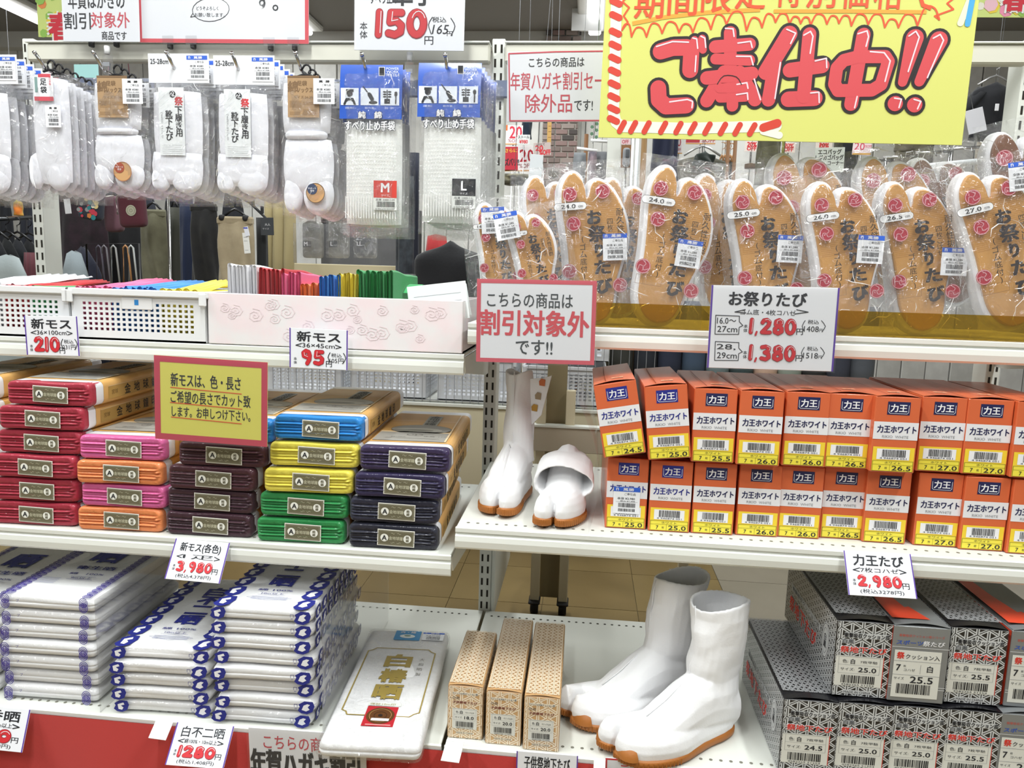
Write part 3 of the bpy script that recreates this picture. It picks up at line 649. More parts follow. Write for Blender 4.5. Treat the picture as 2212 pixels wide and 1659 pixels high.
def basket(lab, loc, w, h, d, rz=0, nx=20, nr=6, M=PLAS, grp='white perforated plastic baskets', name='plastic_basket', sk=()):
    t = thing(name, lab, 'basket', loc, rz, grp); hx = w/nx*.48
    g = MB(); perf_panel(g, -w/2+.004, w/2-.004, 0, h-.012, 0, nx, nr, hx, (h-.05)/nr*.62, .022, .016, .014, M, sk); g.build('front_wall', t)
    g = MB(); g.T = Matrix.Translation((0, d-.004, 0)); perf_panel(g, -w/2+.004, w/2-.004, 0, h-.012, 0, nx, nr, hx, (h-.05)/nr*.62, .022, .016, .014, M); g.build('back_wall', t)
    for sg in (-1, 1):
        g = MB(); g.T = Matrix(((0, -1, 0, sg*(w/2-.004)+.001), (1, 0, 0, 0), (0, 0, 1, 0), (0, 0, 0, 1))); n2 = max(3, int(nx*d/w)); perf_panel(g, .003, d-.004, 0, h-.012, 0, n2, nr, d/n2*.46, (h-.05)/nr*.62, .016, .016, .014, M); g.build('side_wall', t)
    MB().box(-w/2+.004, w/2-.004, 0, d, -.0, .003, M).build('bottom', t)
    g = MB()
    g.box(-w/2-.004, w/2+.004, -.008, 0, h-.014, h, M, ch=.002); g.box(-w/2-.004, w/2+.004, d-.004, d+.004, h-.014, h, M, ch=.002)
    for sg in (-1, 1): g.box(sg*(w/2-.004), sg*(w/2+.006), -.006, d+.004, h-.014, h, M, ch=.002)
    g.box(-w/2-.003, -w/2+.012, -.011, -.004, h-.03, h-.004, M, ch=.002); g.box(w/2-.012, w/2+.003, -.011, -.004, h-.03, h-.004, M, ch=.002)
    g.build('rim', t); return t
b2 = basket('white perforated basket beside the pink box, holding pink, blue and yellow cloths', at(300, 737, -.397)+Vector((0, 0, .003)), .298, .105, .30, .0, 20, 6, sk=[(i, 5) for i in (7, 8, 9, 10, 11, 12)])
b2.location.z = .8865
MB().box(-.033, .033, -.0022, -.0002, .064, .088, PLAS, ch=.001).build('label_holder', b2)
g = MB(); g.rect(-.005, .004, .073, .084, -.0026, mat('#2f86cc', .5)); g.build('badge', b2)
b1 = basket('white perforated basket at the left edge holding white, red and green cloths', (-.975, -.397, .8865), .298, .105, .30, 0, 20, 6)
# folded cloths: thin doubled sheets standing in a row
def folded(w, d, h, M, seed, lab, cat='cloth', grp=None, loops=1, name='folded_cloth'):
    """one folded piece standing on edge: doubled sheet with a rounded front fold"""
    t = MB(); n = 10; th = w
    rings = []
    for k in range(n+1):
        v = k/n; y = v*d; rr = []
        for q in range(10):
            a = q*math.pi/9; x = th/2*math.cos(a)*(1-.0*v); z = h*(1-.08*v)+th/2*math.sin(a)*1.1+.004*nz(v*3, seed, 1)
            rr.append((x+.003*nz(v*2.2, seed*1.3, 5), y, z))
        rr = [(th/2+.002*nz(v*3, seed, 2), y, 0)]+rr+[(-th/2+.002*nz(v*3, seed, 3), y, 0)]; rings.append(rr)
    t.loft(rings, M, close=False, caps=(False, False))
    # visible end at the front: nested fold edges
    fr = rings[0]
    for q in range(len(fr)-1): pass
    m = 3
    for j in range(m):
        s_ = 1-j/m*.85; P = [(p[0]*s_, .0006*j, p[2]-(1-s_)*th*.8 if p[2] > 0 else 0) for p in fr]
        s2 = 1-(j+.62)/m*.85; P2 = [(p[0]*s2, .0006*j+.004, p[2]-(1-s2)*th*.8 if p[2] > 0 else 0) for p in fr]
        t.loft([P, P2], M, close=False, caps=(False, False))
        s3 = 1-(j+1)/m*.85; P3 = [(p[0]*s3, .0006*(j+1), p[2]-(1-s3)*th*.8 if p[2] > 0 else 0) for p in fr]; t.loft([P2, P3], M, close=False, caps=(False, False))
    o = t.build(name); tag(o, lab, cat, grp); return o
CL = {'white': '#f1f1f5', 'red': '#c8242f', 'green': '#2fa45c', 'pink': '#ee6a9c', 'blue': '#2188d8', 'yellow': '#f3e24a', 'orange': '#f4893c'}
def cm(c): return mat(CL[c], .85, sheen=.25, bump=(300, .35, .0008))
def row(base, x, z, items, d, rz, where, ztop, grp, yj=.004):
    for c, n, w, h in items:
        pr = None
        for i in range(n):
            pw = w*(1+.12*nz(i*1.7, len(c)))
            if i < 2 or pr is None:
                o = folded(pw, d, h*(1+.05*nz(i, 3)), cm(c), i*2.3+len(c), '', 'cloth', grp); pr = o
            else: o = pr.copy(); C.objects.link(o)
            o['label'] = '%s folded cloth, %s of the %s ones %s' % (c, ('frontmost left', 'second', 'third', 'fourth', 'fifth', 'sixth', 'seventh', 'eighth', 'ninth', 'tenth', 'eleventh', 'twelfth')[min(i, 11)] if i else 'leftmost', c, where)
            x += pw/2; o.location = (x, base+random.uniform(-yj, yj), z+random.uniform(-.002, .002)); o.rotation_euler = (math.radians(-9 if ztop else 0), random.uniform(-.03, .03), rz); x += pw/2
row(-.385, -1.105, .891, [('white', 9, .0135, .103), ('red', 5, .0125, .096), ('green', 5, .013, .094)], .27, 0, 'in the basket at the left edge', False, 'cloths in the left basket')
row(-.386, -.825, .891, [('pink', 7, .0125, .096), ('blue', 8, .0125, .097), ('yellow', 5, .0165, .096)], .27, 0, 'in the middle basket', False, 'cloths in the middle basket')
# fanned tops lying toward the back (loose layers lifted higher at the rear)
def fan(c, x0, x1, y0, y1, z0, z1, lab, seed):
    g = MB()
    def fn(u, v):
        return (x0+(x1-x0)*u-.02*v, y0+(y1-y0)*v, z0+(z1-z0)*v+.0035*math.sin(u*38+v*2)+.004*nz(u*6, v*3, seed)-.006*(abs(u-.5)*2)**4)
    g.grid(fn, 40, 8, cm(c)); o = g.build('loose_cloth'); tag(o, lab, 'cloth', 'loose upper cloths leaning back out of the baskets')
fan('white', -1.10, -.965, -.36, -.09, .992, 1.012, 'white cloths leaning back out of the left basket', 1)
fan('red', -.975, -.92, -.36, -.09, .988, 1.0, 'red cloth leaning back between white and green ones in the left basket', 2)
fan('pink', -.82, -.745, -.35, -.09, .992, 1.008, 'pink cloths leaning back out of the middle basket', 3)
fan('blue', -.74, -.645, -.37, -.09, .993, 1.006, 'blue cloths leaning back out of the middle basket', 4)
fan('yellow', -.64, -.565, -.35, -.12, .991, 1.01, 'yellow cloth leaning back at the right end of the middle basket', 5)
# ================================================================== pink box with upright cloths
pk = thing('pink_box', 'long pale pink box with faint rose pattern full of coloured cloths', 'box', (0, 0, .8865))
PM = mat('#efdfe3', .5, coat=.25, name='pink_rose_paper', vary=('#eae6e8', 16), bump=(30, .1, .002))
xa, xb = -.527, .0; yf, yb = -.398, -.12; hh = .104
g = MB(); g.box(xa, xb, yf, yf+.004, 0, hh, PM, ch=.0015).build('front_panel', pk)
MB().box(xa, xb, yb-.004, yb, 0, hh, PM, ch=.0015).build('back_panel', pk)
MB().box(xa, xa+.004, yf+.004, yb-.004, 0, hh, PM).build('side_panel', pk); MB().box(xb-.004, xb, yf+.004, yb-.004, 0, hh, PM).build('side_panel', pk)
MB().box(xa, xb, yf+.003, yb-.003, 0, .003, PM).build('bottom', pk)
g = MB(); RS = mat('#eddbe0', .5, coat=.25); R_ = random.Random(3)
for k in range(26):
    cx, cz, r0 = R_.uniform(xa+.03, xb-.03), R_.uniform(.02, hh-.02), R_.uniform(.011, .02)
    P = [(cx+r0*(a/16)*math.cos(a*.9), cz+r0*(a/16)*.8*math.sin(a*.9)) for a in range(17)]
    P = [(p[0], min(max(p[1], .004), hh-.004)) for p in P]; g.stroke(P, .0016, yf-.0004, RS, caps=False)
g.build('rose_print', pk)
row(-.375, -.497, .891, [('white', 8, .0085, .154), ('red', 7, .0076, .148), ('pink', 5, .0078, .140), ('orange', 4, .0098, .118), ('blue', 5, .0078, .136), ('yellow', 6, .0062, .143), ('green', 9, .0084, .15)], .22, 0, 'in the pink box', False, 'cloths standing in the pink box', yj=.006)
tag(MB().box(-.16, -.155, -.36, -.14, .891, 1.04, CLEARD).build('divider'), 'clear plastic divider standing behind the green cloths', 'divider')
tag(MB().grid(lambda u, v: (-.145+.03*u, -.30+.12*v, 1.0+.018*math.sin(v*3)), 6, 6, cm('green')).build('loose_cloth'), 'green cloth corner folded over behind the clear divider', 'cloth')
def sheet(lab, TL, TR, BL, Y):
    s = Sign('paper_sheet', lab, TL, TR, BL, Y, board=mat('#eef4f4', .6), sleeve=False, cat='paper', thick=.0006, group='paper forms in the pink box')
    for yy in (.3, .5, .7): s.g.rect(-s.w*.4, s.w*.4, s.h*(yy-.5), s.h*(yy-.5)+.0006, -.0003, GREY)
    s.done('ruled_lines')
sheet('white ruled paper form sticking out of the right end of the pink box', (885, 620), (1012, 606), (882, 700), -.37)
sheet('second white paper form behind the ruled one in the pink box', (893, 632), (1015, 612), (890, 700), -.35)
# ================================================================== CARTONS
def lid(g, w, h, d, M, lift=.0035, rag=0):
    """top closing flap: slightly sprung at the front edge"""
    g.grid(lambda u, v: (-w/2+w*u, d*v-.0004, h+.0006+lift*math.sin(math.pi*u)*(1-v)**6+.0012*math.sin(math.pi*u)*math.sin(math.pi*v)), 14, 10, M)
FRONT = None
def TOP(w, h, d): return Matrix(((1, 0, 0, 0), (0, 0, 1, 0), (0, -1, 0, h), (0, 0, 0, 1)))
def LEFT(w, h, d): return Matrix(((0, 1, 0, -w/2), (-1, 0, 0, d), (0, 0, 1, 0), (0, 0, 0, 1)))   # x -> -y from the back
def RIGHT(w, h, d): return Matrix(((0, -1, 0, w/2), (1, 0, 0, 0), (0, 0, 1, 0), (0, 0, 0, 1)))
ORANGE = mat('#d6673c', .42, coat=.35, name='orange_carton', bump=(500, .1, .0004)); ORSIDE = ORANGE
CARDW = mat('#e6e6ea', .5); YB = mat('#f3d23a', .5); YB2 = mat('#f0e04a', .5); NB = mat('#1e2150', .5); DK2 = mat('#2a3050', .5)
def orange_box(size, lab, dark=False):
    w, h, d = .0775, .1385, .27; t = thing('shoebox', lab, 'box', group='orange shoeboxes on the right shelf')
    g = MB(); g.box(-w/2, w/2, 0, d, 0, h-.001, ORANGE, ch=.0015); g.build('carton', t)
    g = MB(); lid(g, w-.002, h-.001, d, ORANGE); lo = g.build('lid', t)
    g = MB(); g.T = TOP(w, h+.0024, d); g.stroke([(-w*.2, .012), (-w*.215, d*.5), (-w*.2, d-.03)], .0011, 0, mat('#7c2c18', .6), caps=False); g.rect(-.004, .018, .035, .047, -.0002, mat('#e8a27e', .5)); g.ring(.007, .041, .004, .001, -.0006, mat('#d86a44', .5), 12); g.rect(-.022, .02, .07, .072, -.0002, mat('#c9582f', .5)); g.rect(-.022, .02, .076, .078, -.0002, mat('#c9582f', .5)); g.build('top_print', lo)
    g = MB(); X = lambda u: -w/2+u*w; Zf = lambda v: h*(1-v); NV = NB if dark else mat('#232a86', .5)
    g.rect(X(.27), X(.77), Zf(.24), Zf(.07), -.0004, NV); g.text('力王', X(.52), Zf(.152), h*.1, -.0008, WHITE, w=w*.36, bold=.05)
    g.stroke([(X(.3), Zf(.11)), (X(.3), Zf(.205)), (X(.33), Zf(.222)), (X(.71), Zf(.222)), (X(.74), Zf(.205)), (X(.74), Zf(.11))], .0007, -.0007, WHITE, caps=False)
    g.rect(X(.005), X(.995), Zf(.565), Zf(.335), -.0004, CARDW); g.text('力王ホワイト', X(.52), Zf(.43), h*.095, -.0008, NV, w=w*.86, bold=.05); g.text('RIKIO  WHITE', X(.5), Zf(.527), h*.034, -.0008, GREY, w=w*.58)
    g.rect(X(.04), X(.965), Zf(.985), Zf(.665), -.0004, YB); g.rect(X(.13), X(.86), Zf(.83), Zf(.69), -.0007, WHITE)
    g.barcode(X(.25), X(.78), Zf(.795), Zf(.7), -.001, seed=int(float(size)*2)); g.text("4 946874 051", X(.5), Zf(.812), h*.022, -.001, INK, w=w*.6)
    g.rect(X(.05), X(.955), Zf(.98), Zf(.845), -.0007, YB2); LN = mat('#8c8420', .6)
    for a in ((X(.05), X(.955), Zf(.85), Zf(.845)), (X(.05), X(.955), Zf(.9), Zf(.896)), (X(.05), X(.955), Zf(.984), Zf(.98)), (X(.05), X(.06), Zf(.98), Zf(.845)), (X(.945), X(.955), Zf(.98), Zf(.845)), (X(.44), X(.447), Zf(.98), Zf(.898))): g.rect(*a, -.001, LN)
    g.text('ホワイト', X(.5), Zf(.873), h*.028, -.0011, INK, w=w*.36); g.text('7', X(.22), Zf(.942), h*.05, -.0011, INK, bold=.02); g.text('枚', X(.36), Zf(.942), h*.032, -.0011, INK); g.text(size, X(.7), Zf(.94), h*.06, -.0011, INK, w=w*.42, bold=.03)
    g.build('front_print', t)
    return t
OP = {}
def place_ob(size, px, Z, lab, ry=0, rz=0, dark=True, Y=None):
    k = (size, dark)
    o = dup(OP[k], lab) if k in OP else orange_box(size, lab, dark); OP.setdefault(k, o)
    a = atZ(px[0], px[1], Z)
    if Y is not None: a = at(px[0], px[1], Y); a.z = Z
    o.location = a+Vector((.0775/2*math.cos(ry), 0, .0775/2*abs(math.sin(ry)))); o.rotation_euler = (0, ry, rz)
    return o
low = [('25.0', (1306, 1139), False), ('25.0', (1399, 1146), False), ('25.5', (1492, 1151), True), ('26.0', (1588, 1155), True), ('26.0', (1677, 1159), True), ('26.5', (1769, 1161), True), ('26.5', (1861, 1170), True), ('27.0', (1971, 1177), True), ('27.0', (2070, 1186), True), ('27.5', (2173, 1195), True)]
up = [('24.5', (1305, 990), False, -.19), ('25.0', (1401, 994), False, -.115), ('25.5', (1492, 997), True, -.01), ('26.0', (1589, 1003), True, 0), ('26.0', (1687, 1005), True, 0), ('26.5', (1778, 1009), True, 0), ('26.5', (1877, 1018), True, 0), ('27.0', (1977, 1017), True, 0), ('27.0', (2075, 1023), True, 0), ('27.5', (2180, 1031), True, 0)]
od = ['leftmost', 'second', 'third', 'fourth', 'fifth', 'sixth', 'seventh', 'eighth', 'ninth', 'tenth']
for i, (s_, p, dk) in enumerate(low):
    o = place_ob(s_, p, .5705, 'orange shoebox marked %s, %s in the lower row on the shelf' % (s_, od[i] if i == 0 else od[i]+' from the left'), rz=random.uniform(-.012, .012), dark=dk)
    if i == 0: LB = o
for i, (s_, p, dk, ry) in enumerate(up):
    place_ob(s_, p, .7125, 'orange shoebox marked %s, %s in the upper row%s' % (s_, od[i] if i == 0 else od[i]+' from the left', ', leaning left' if ry < -.05 else ''), ry=ry, rz=random.uniform(-.01, .01), dark=dk)
# price sticker used on several goods
def sticker(par, x, z, y, w=.036, h=.042, price='¥1,280', blue=True, rot=0, name='price_sticker', ru=False):
    g = MB(); g.box(-w/2, w/2, -.0003, 0, -h/2, h/2, mat('#eef0f5', .5), ch=.0001)
    if blue: g.rect(-w/2, w/2, h/2-h*.17, h/2, -.0006, mat('#2f60cc', .5)); g.text('萬勝', w*.06, h/2-h*.085, h*.11, -.0009, WHITE, w=w*.4, bold=.03); g.text('n', -w*.36, h/2-h*.085, h*.1, -.0009, WHITE, bold=.04)
    else: g.text('萬  勝', w*.02, h/2-h*.12, h*.09, -.0006, BLACK, w=w*.5, bold=.05)
    g.text('ご奉仕品', w*.12, h*.24, h*.09, -.0006, INK, w=w*.42); g.text('本体 '+price, -.001, h*.07, h*.1, -.0006, INK, w=w*.66, bold=.01)
    g.ring(w*.02, h*.02, w*.42, .0004, -.0006, GREY, 4, rz=h*.1) if 0 else g.rect(-w*.4, w*.42, -h*.06, -h*.052, -.0006, GREY)
    g.text('税込 ¥1,408', .002, -h*.03, h*.06, -.0006, INK, w=w*.55)
    g.barcode(-w*.3, w*.34, -h*.26, -h*.1, -.0006, INK, 5); g.barcode(-w*.3, w*.34, -h*.42, -h*.31, -.0006, INK, 9)
    o = g.build(name, par); o.location = (x, y, z); o.rotation_euler = (0, rot, 0); return o
sticker(LB, .0, .056, -.0014, w=.05, h=.052, price='¥2,980')
# ---------- patterned cartons (interlocking Y pattern)
def ypat(g, x0, x1, z0, z1, y, a, M, lw=.105, flip=False):
    """bishamon pattern: three double-lined arms round every lattice point"""
    cols = int((x1-x0)/(a*.866))+2; rows = int((z1-z0)/a)+2
    for c in range(-1, cols):
        for r in range(-1, rows):
            cx = x0+c*a*.866+a*.3; cz = z0+(r+(.5 if c % 2 else 0))*a
            for k in range(3):
                an = math.radians(90+120*k); dx, dz = math.cos(an), math.sin(an); px, pz = -dz, dx
                for sg in (-1, 1):
                    i_, o_ = a*.035, a*.035+a*lw
                    P = [(cx+dx*t+px*sg*q, cz+dz*t+pz*sg*q) for t, q in ((i_*.577, i_), (a*.8, i_), (a*.8, o_), (o_*.577, o_))]
                    if sg < 0: P = P[::-1]
                    if all(p[0] <= x0 for p in P) or all(p[0] >= x1 for p in P) or all(p[1] <= z0 for p in P) or all(p[1] >= z1 for p in P): continue
                    g.add([(min(max(p[0], x0), x1), y, min(max(p[1], z0), z1)) for p in P], [(0, 1, 2, 3)], M)
GB = mat('#19191d', .35, coat=.6, name='black_carton'); SV = mat('#c9cbcc', .35, coat=.3); SVB = mat('#8d9092', .38, metal=.35, coat=.3, name='silver_carton'); OR2 = mat('#e2492c', .4, coat=.4)
LBL = mat('#dcdcd4', .55)
def carton_label(g, x0, x1, z0, z1, y, size, kind):
    w, h = x1-x0, z1-z0; g.rect(x0, x1, z0, z1, y, LBL)
    for a in ((x0, x1, z1-h*.03, z1-h*.02), (x0+w*.06, x1-w*.06, z0+h*.7, z0+h*.706), (x0+w*.06, x1-w*.06, z0+h*.42, z0+h*.426), (x0+w*.06, x0+w*.065, z0+h*.42, z1-h*.04), (x1-w*.065, x1-w*.06, z0+h*.42, z1-h*.04)): g.rect(*a, y-.0003, GREY)
    g.text('色:', x0+w*.2, z0+h*.82, h*.12, y-.0004, INK, w=w*.12); g.text('白', x0+w*.36, z0+h*.82, h*.16, y-.0004, INK, bold=.03); g.text(kind, x0+w*.7, z0+h*.82, h*.09, y-.0004, INK, w=w*.36)
    g.text('サイズ:', x0+w*.26, z0+h*.56, h*.1, y-.0004, INK, w=w*.3); g.text(size, x0+w*.68, z0+h*.56, h*.15, y-.0004, INK, w=w*.38, bold=.04)
    g.barcode(x0+w*.14, x1-w*.14, z0+h*.1, z0+h*.36, y-.0004, seed=3); g.text('4582265 51254', x0+w*.5, z0+h*.05, h*.05, y-.0004, INK, w=w*.7)
def grey_box(size, lab):
    w, h, d = .0965, .143, .32; t = thing('patterned_shoebox', lab, 'box', group='black and silver patterned shoeboxes')
    MB().box(-w/2, w/2, 0, d, 0, h-.001, GB, ch=.0015).build('carton', t)
    g = MB(); lid(g, w-.002, h-.001, d, GB, .005); lo = g.build('lid', t)
    g = MB(); g.T = TOP(w, h+.0042, d); ypat(g, -w/2+.002, w/2-.002, .02, d-.003, 0, .0145, mat('#a6a8aa', .35, coat=.3)); g.build('lid_pattern', lo, kind='stuff')
    g = MB(); ypat(g, -w/2+.001, w/2-.001, .001, h-.002, -.0004, .0215, SV)
    g.T = LEFT(w, h, d); ypat(g, .001, d-.001, .001, h-.002, -.0004, .0145, SV)
    g.T = RIGHT(w, h, d); ypat(g, .001, d-.001, .001, h-.002, -.0004, .0145, SV); g.build('carton_pattern', t, kind='stuff')
    g = MB(); X = lambda u: -w/2+u*w; Zf = lambda v: h*(1-v)
    g.rect(X(.14), X(.93), Zf(.225), Zf(.155), -.0007, SV); g.text('衝撃吸収クッション底', X(.54), Zf(.19), h*.062, -.001, BLACK, w=w*.8, bold=.04)
    g.rect(X(.11), X(.34), Zf(.3), Zf(.24), -.0006, mat('#b0b2b4', .5)); g.text('白鳳', X(.22), Zf(.27), h*.055, -.001, INK, w=w*.2)
    g.text('祭地下たび', X(.5), Zf(.375), h*.085, -.0008, WHITE, w=w*.84, bold=.11); g.text('祭地下たび', X(.5), Zf(.375), h*.08, -.0013, mat('#d8382c', .5), w=w*.82, bold=.05)
    carton_label(g, X(.03), X(.87), Zf(.86), Zf(.46), -.0008, size, '7枚甲馳'); g.rect(X(.87), X(.885), Zf(.86), Zf(.46), -.0008, mat('#c0392b', .5))
    g.rect(X(.2), X(.72), Zf(.965), Zf(.915), -.0007, SV); g.text('MADE IN CHINA', X(.46), Zf(.94), h*.03, -.001, INK, w=w*.48)
    g.T = LEFT(w, h, d)   # long left side: red lettering, grey line, emblem
    for k, ch in enumerate('祭地下たび'):
        g.text(ch, d*.16+k*.038, h*.36, .03, -.0008, WHITE, bold=.12); g.text(ch, d*.16+k*.038, h*.36, .03, -.0013, mat('#d8382c', .5), bold=.06)
    g.rect(d*.12, d*.74, h*.56, h*.64, -.0007, mat('#c4c6c8', .5)); g.text('衝撃吸収クッション底', d*.43, h*.6, .009, -.001, INK, w=d*.58)
    g.disc(d*.84, h*.55, .02, -.0008, SV, 24, rz=.034); g.ring(d*.84, h*.55, .0185, .0008, -.0011, INK, 24, rz=.032); g.ring(d*.84, h*.55, .013, .0006, -.0011, INK, 24, rz=.024); g.text('白', d*.84, h*.6, .013, -.0012, INK, bold=.02); g.text('鳳', d*.84, h*.5, .013, -.0012, INK, bold=.02)
    g.build('front_print', t); return t
GP = {}
def pgb(size, loc, lab, rz=0):
    o = dup(GP[size], lab) if size in GP else grey_box(size, lab); GP.setdefault(size, o); o.location = loc; o.rotation_euler = (0, 0, rz); return o
B0 = .1655; YF = -.572
def xl(px, py, Y=YF): return at(px, py, Y).x+.0965/2
pgb('24.5', (xl(1694, 1507), YF, B0), 'black and silver patterned box marked 24.5, leftmost on the bottom deck', .0)
pgb('25.0', (xl(1813, 1521), YF+.004, B0), 'patterned box marked 25.0 on the bottom deck, right of the 24.5 one')
pgb('25.0', (xl(1931, 1528), YF+.008, B0), 'patterned box marked 25.0 on the bottom deck, third from the left')
pgb('25.5', (xl(2049, 1537), YF+.01, B0), 'patterned box marked 25.5 on the bottom deck beside the red box')
Y2 = -.556; Z2 = B0+.1478
pgb('25.0', (xl(1808, 1360, Y2), Y2, Z2), 'patterned box marked 25.0 on top, left of the plain silver box')
pgb('25.5', (xl(2058, 1365, Y2), Y2+.006, Z2), 'patterned box marked 25.5 on top, right of the plain silver box')
def sport_box(size, lab):
    w, h, d = .0955, .143, .31; t = thing('silver_shoebox', lab, 'box', group='silver and red sports shoeboxes')
    MB().box(-w/2, w/2, 0, d, 0, h-.001, SVB, ch=.0015).build('carton', t)
    g = MB(); lid(g, w-.002, h-.001, d, SVB, .006); lo = g.build('lid', t)
    g = MB(); g.T = TOP(w, h+.0055, d); g.add([(-w/2+.002, 0, .018), (w*.2, 0, .018), (w*.03, 0, .07), (-w*.06, 0, .066), (-w*.16, 0, .14), (-w*.2, 0, .27), (-w/2+.002, 0, .27)], [list(range(7))], OR2); g.build('lid_print', lo)
    g = MB(); X = lambda u: -w/2+u*w; Zf = lambda v: h*(1-v); LG = mat('#d8dadb', .4)
    g.text('衝撃吸収クッション底シリーズ', X(.5), Zf(.13), h*.035, -.0005, mat('#c8584a', .5), w=w*.8); g.text('スポーツ', X(.3), Zf(.22), h*.055, -.0005, mat('#2c55b8', .5), w=w*.46, bold=.03, shear=.15); g.text('祭たび', X(.72), Zf(.22), h*.065, -.0005, WHITE, w=w*.38, bold=.03, shear=.1)
    g.rect(X(.0), X(1), Zf(.285), Zf(.278), -.0004, LG); g.rect(X(.0), X(1), Zf(.79), Zf(.783), -.0004, LG); g.rect(X(.0), X(1), Zf(.82), Zf(.813), -.0004, LG)
    g.rect(X(.05), X(.88), Zf(.94), Zf(.32), -.0006, LBL)
    for v in (.46, .64): g.rect(X(.05), X(.88), Zf(v+.004), Zf(v), -.0009, GREY)
    g.rect(X(.53), X(.536), Zf(.62), Zf(.5), -.0009, GREY)
    g.text('祭', X(.16), Zf(.39), h*.085, -.001, mat('#d8382c', .5), bold=.06); g.text('クッション入', X(.55), Zf(.4), h*.06, -.001, INK, w=w*.6, bold=.015); g.text('7', X(.14), Zf(.55), h*.08, -.001, INK, bold=.04); g.text('枚', X(.25), Zf(.525), h*.03, -.001, INK); g.text('コハゼ', X(.34), Zf(.575), h*.035, -.001, INK, w=w*.2); g.text('白', X(.7), Zf(.55), h*.085, -.001, INK, bold=.03)
    g.text('サイズ', X(.17), Zf(.69), h*.035, -.001, INK, w=w*.18); g.text(size, X(.57), Zf(.7), h*.085, -.001, INK, w=w*.4, bold=.04); g.barcode(X(.14), X(.76), Zf(.89), Zf(.76), -.001, seed=8)
    g.T = LEFT(w, h, d); g.add([(0.002, -.0006, .002), (d-.002, -.0006, .002), (d-.002, -.0006, h-.003), (d*.5, -.0006, h-.003), (d*.2, -.0006, h*.4)], [(0, 1, 2, 3, 4)], OR2)
    g.build('front_print', t); return t
s1 = sport_box('25.5', 'plain silver box with red flash marked 25.5, between two patterned boxes'); s1.location = (at(1930, 1352, Y2).x+.048, Y2-.004, Z2)
s2 = dup(s1, 'silver and red box at the right edge on the upper layer'); s2.location = (at(2192, 1377, Y2).x+.048, Y2+.008, Z2)
s3 = dup(s1, 'silver and red box at the right edge on the bottom deck'); s3.location = (at(2172, 1541, YF).x+.048, YF+.01, B0)
# beige children's boxes
TAN = mat('#cda473', .4, coat=.7, name='tan_carton'); CRM2 = mat('#eedfc6', .45)
def beige_box(size, lab, d):
    w, h = .067, .1085; t = thing('beige_shoebox', lab, 'box', group='beige patterned childrens shoeboxes')
    MB().box(-w/2, w/2, 0, d, 0, h-.001, TAN, ch=.002).build('carton', t)
    g = MB(); lid(g, w-.002, h-.001, d, TAN, .003); lo = g.build('lid', t)
    g = MB(); g.T = TOP(w, h+.0032, d); ypat(g, -w/2+.002, w/2-.002, .004, d-.003, 0, .0135, CRM2, lw=.1); g.build('lid_pattern', lo, kind='stuff')
    g = MB(); ypat(g, -w/2+.001, w/2-.001, .001, h-.002, -.0004, .0215, CRM2, lw=.1)
    for T_ in (LEFT(w, h, d), RIGHT(w, h, d)): g.T = T_; ypat(g, .001, d-.001, .001, h-.002, -.0004, .0135, CRM2, lw=.1)
    g.build('carton_pattern', t, kind='stuff')
    g = MB(); X = lambda u: -w/2+u*w; Zf = lambda v: h*(1-v)
    g.rect(X(.12), X(.86), Zf(.17), Zf(.125), -.0007, CRM2); g.text('マジック止め&クッション底', X(.49), Zf(.148), h*.036, -.001, mat('#1f4f6e', .5), w=w*.72, bold=.02); g.text('白鳳', X(.24), Zf(.235), h*.05, -.001, mat('#5c5046', .5), w=w*.2)
    g.rect(X(.12), X(.86), Zf(.345), Zf(.285), -.0006, mat('#e6cfae', .5)); g.text('子供祭地下たび', X(.49), Zf(.315), h*.05, -.001, mat('#6e2418', .5), w=w*.7, bold=.05, shear=.2)
    carton_label(g, X(.14), X(.84), Zf(.81), Zf(.43), -.0008, size, 'マジック止め'); g.rect(X(.25), X(.77), Zf(.91), Zf(.865), -.0007, CRM2); g.text('MADE IN CHINA', X(.5), Zf(.888), h*.032, -.001, INK, w=w*.48); g.build('front_print', t); return t
o = beige_box('18.0', 'beige patterned box marked 18.0, the shorter one at the left of three', .22); o.location = (atZ(965, 1592, .1655).x+.0345, -.558, .1655)
o = beige_box('20.0', 'beige patterned box marked 20.0 in the middle of three', .30); o.location = (atZ(1046, 1600, .1655).x+.036, -.566, .1655)
o = dup(o, 'beige patterned box marked 20.0 at the right of three, next to the boots'); o.location = (atZ(1126, 1610, .1655).x+.037, -.574, .1655)
# ================================================================== white bleached cotton packs
COT = mat('#f7f7f8', .85, sheen=.3, bump=(160, .35, .0015), name='white_cotton'); NVP = mat('#232b86', .5); PUP = mat('#3a2a96', .5)
def motif(g, x, z, s, y, k, flip=1, vf=.8):
    """angular navy wave block"""
    O = [(-1, -.5), (-.75, .1), (-.9, .45), (-.2, 1), (.8, .95), (1, .3), (.75, -.6), (.1, -1), (-.6, -.9)]
    g.poly([(x+flip*p[0]*s, z+p[1]*s*vf) for p in O], y, NVP)
    I = [(-.55, -.35), (-.3, .35), (.15, .6), (.5, .5), (.2, .1), (.45, -.25), (.0, -.55)] if k else [(-.4, -.5), (-.5, .3), (.3, .65), (.45, .3), (-.05, .1), (.3, -.2), (.1, -.6)]
    g.poly([(x+flip*p[0]*s*.95, z+p[1]*s*vf) for p in I], y-.0004, WHITE)
def scal(g, x, z, s, y, ry=None):
    for r in (1, .68, .36): g.ring(x, z, s*r, s*.16, y-.0003*(1.2-r), PUP, 14, rz=(ry or s)*r)
    g.disc(x, z, s*.14, y-.0005, PUP, 8)
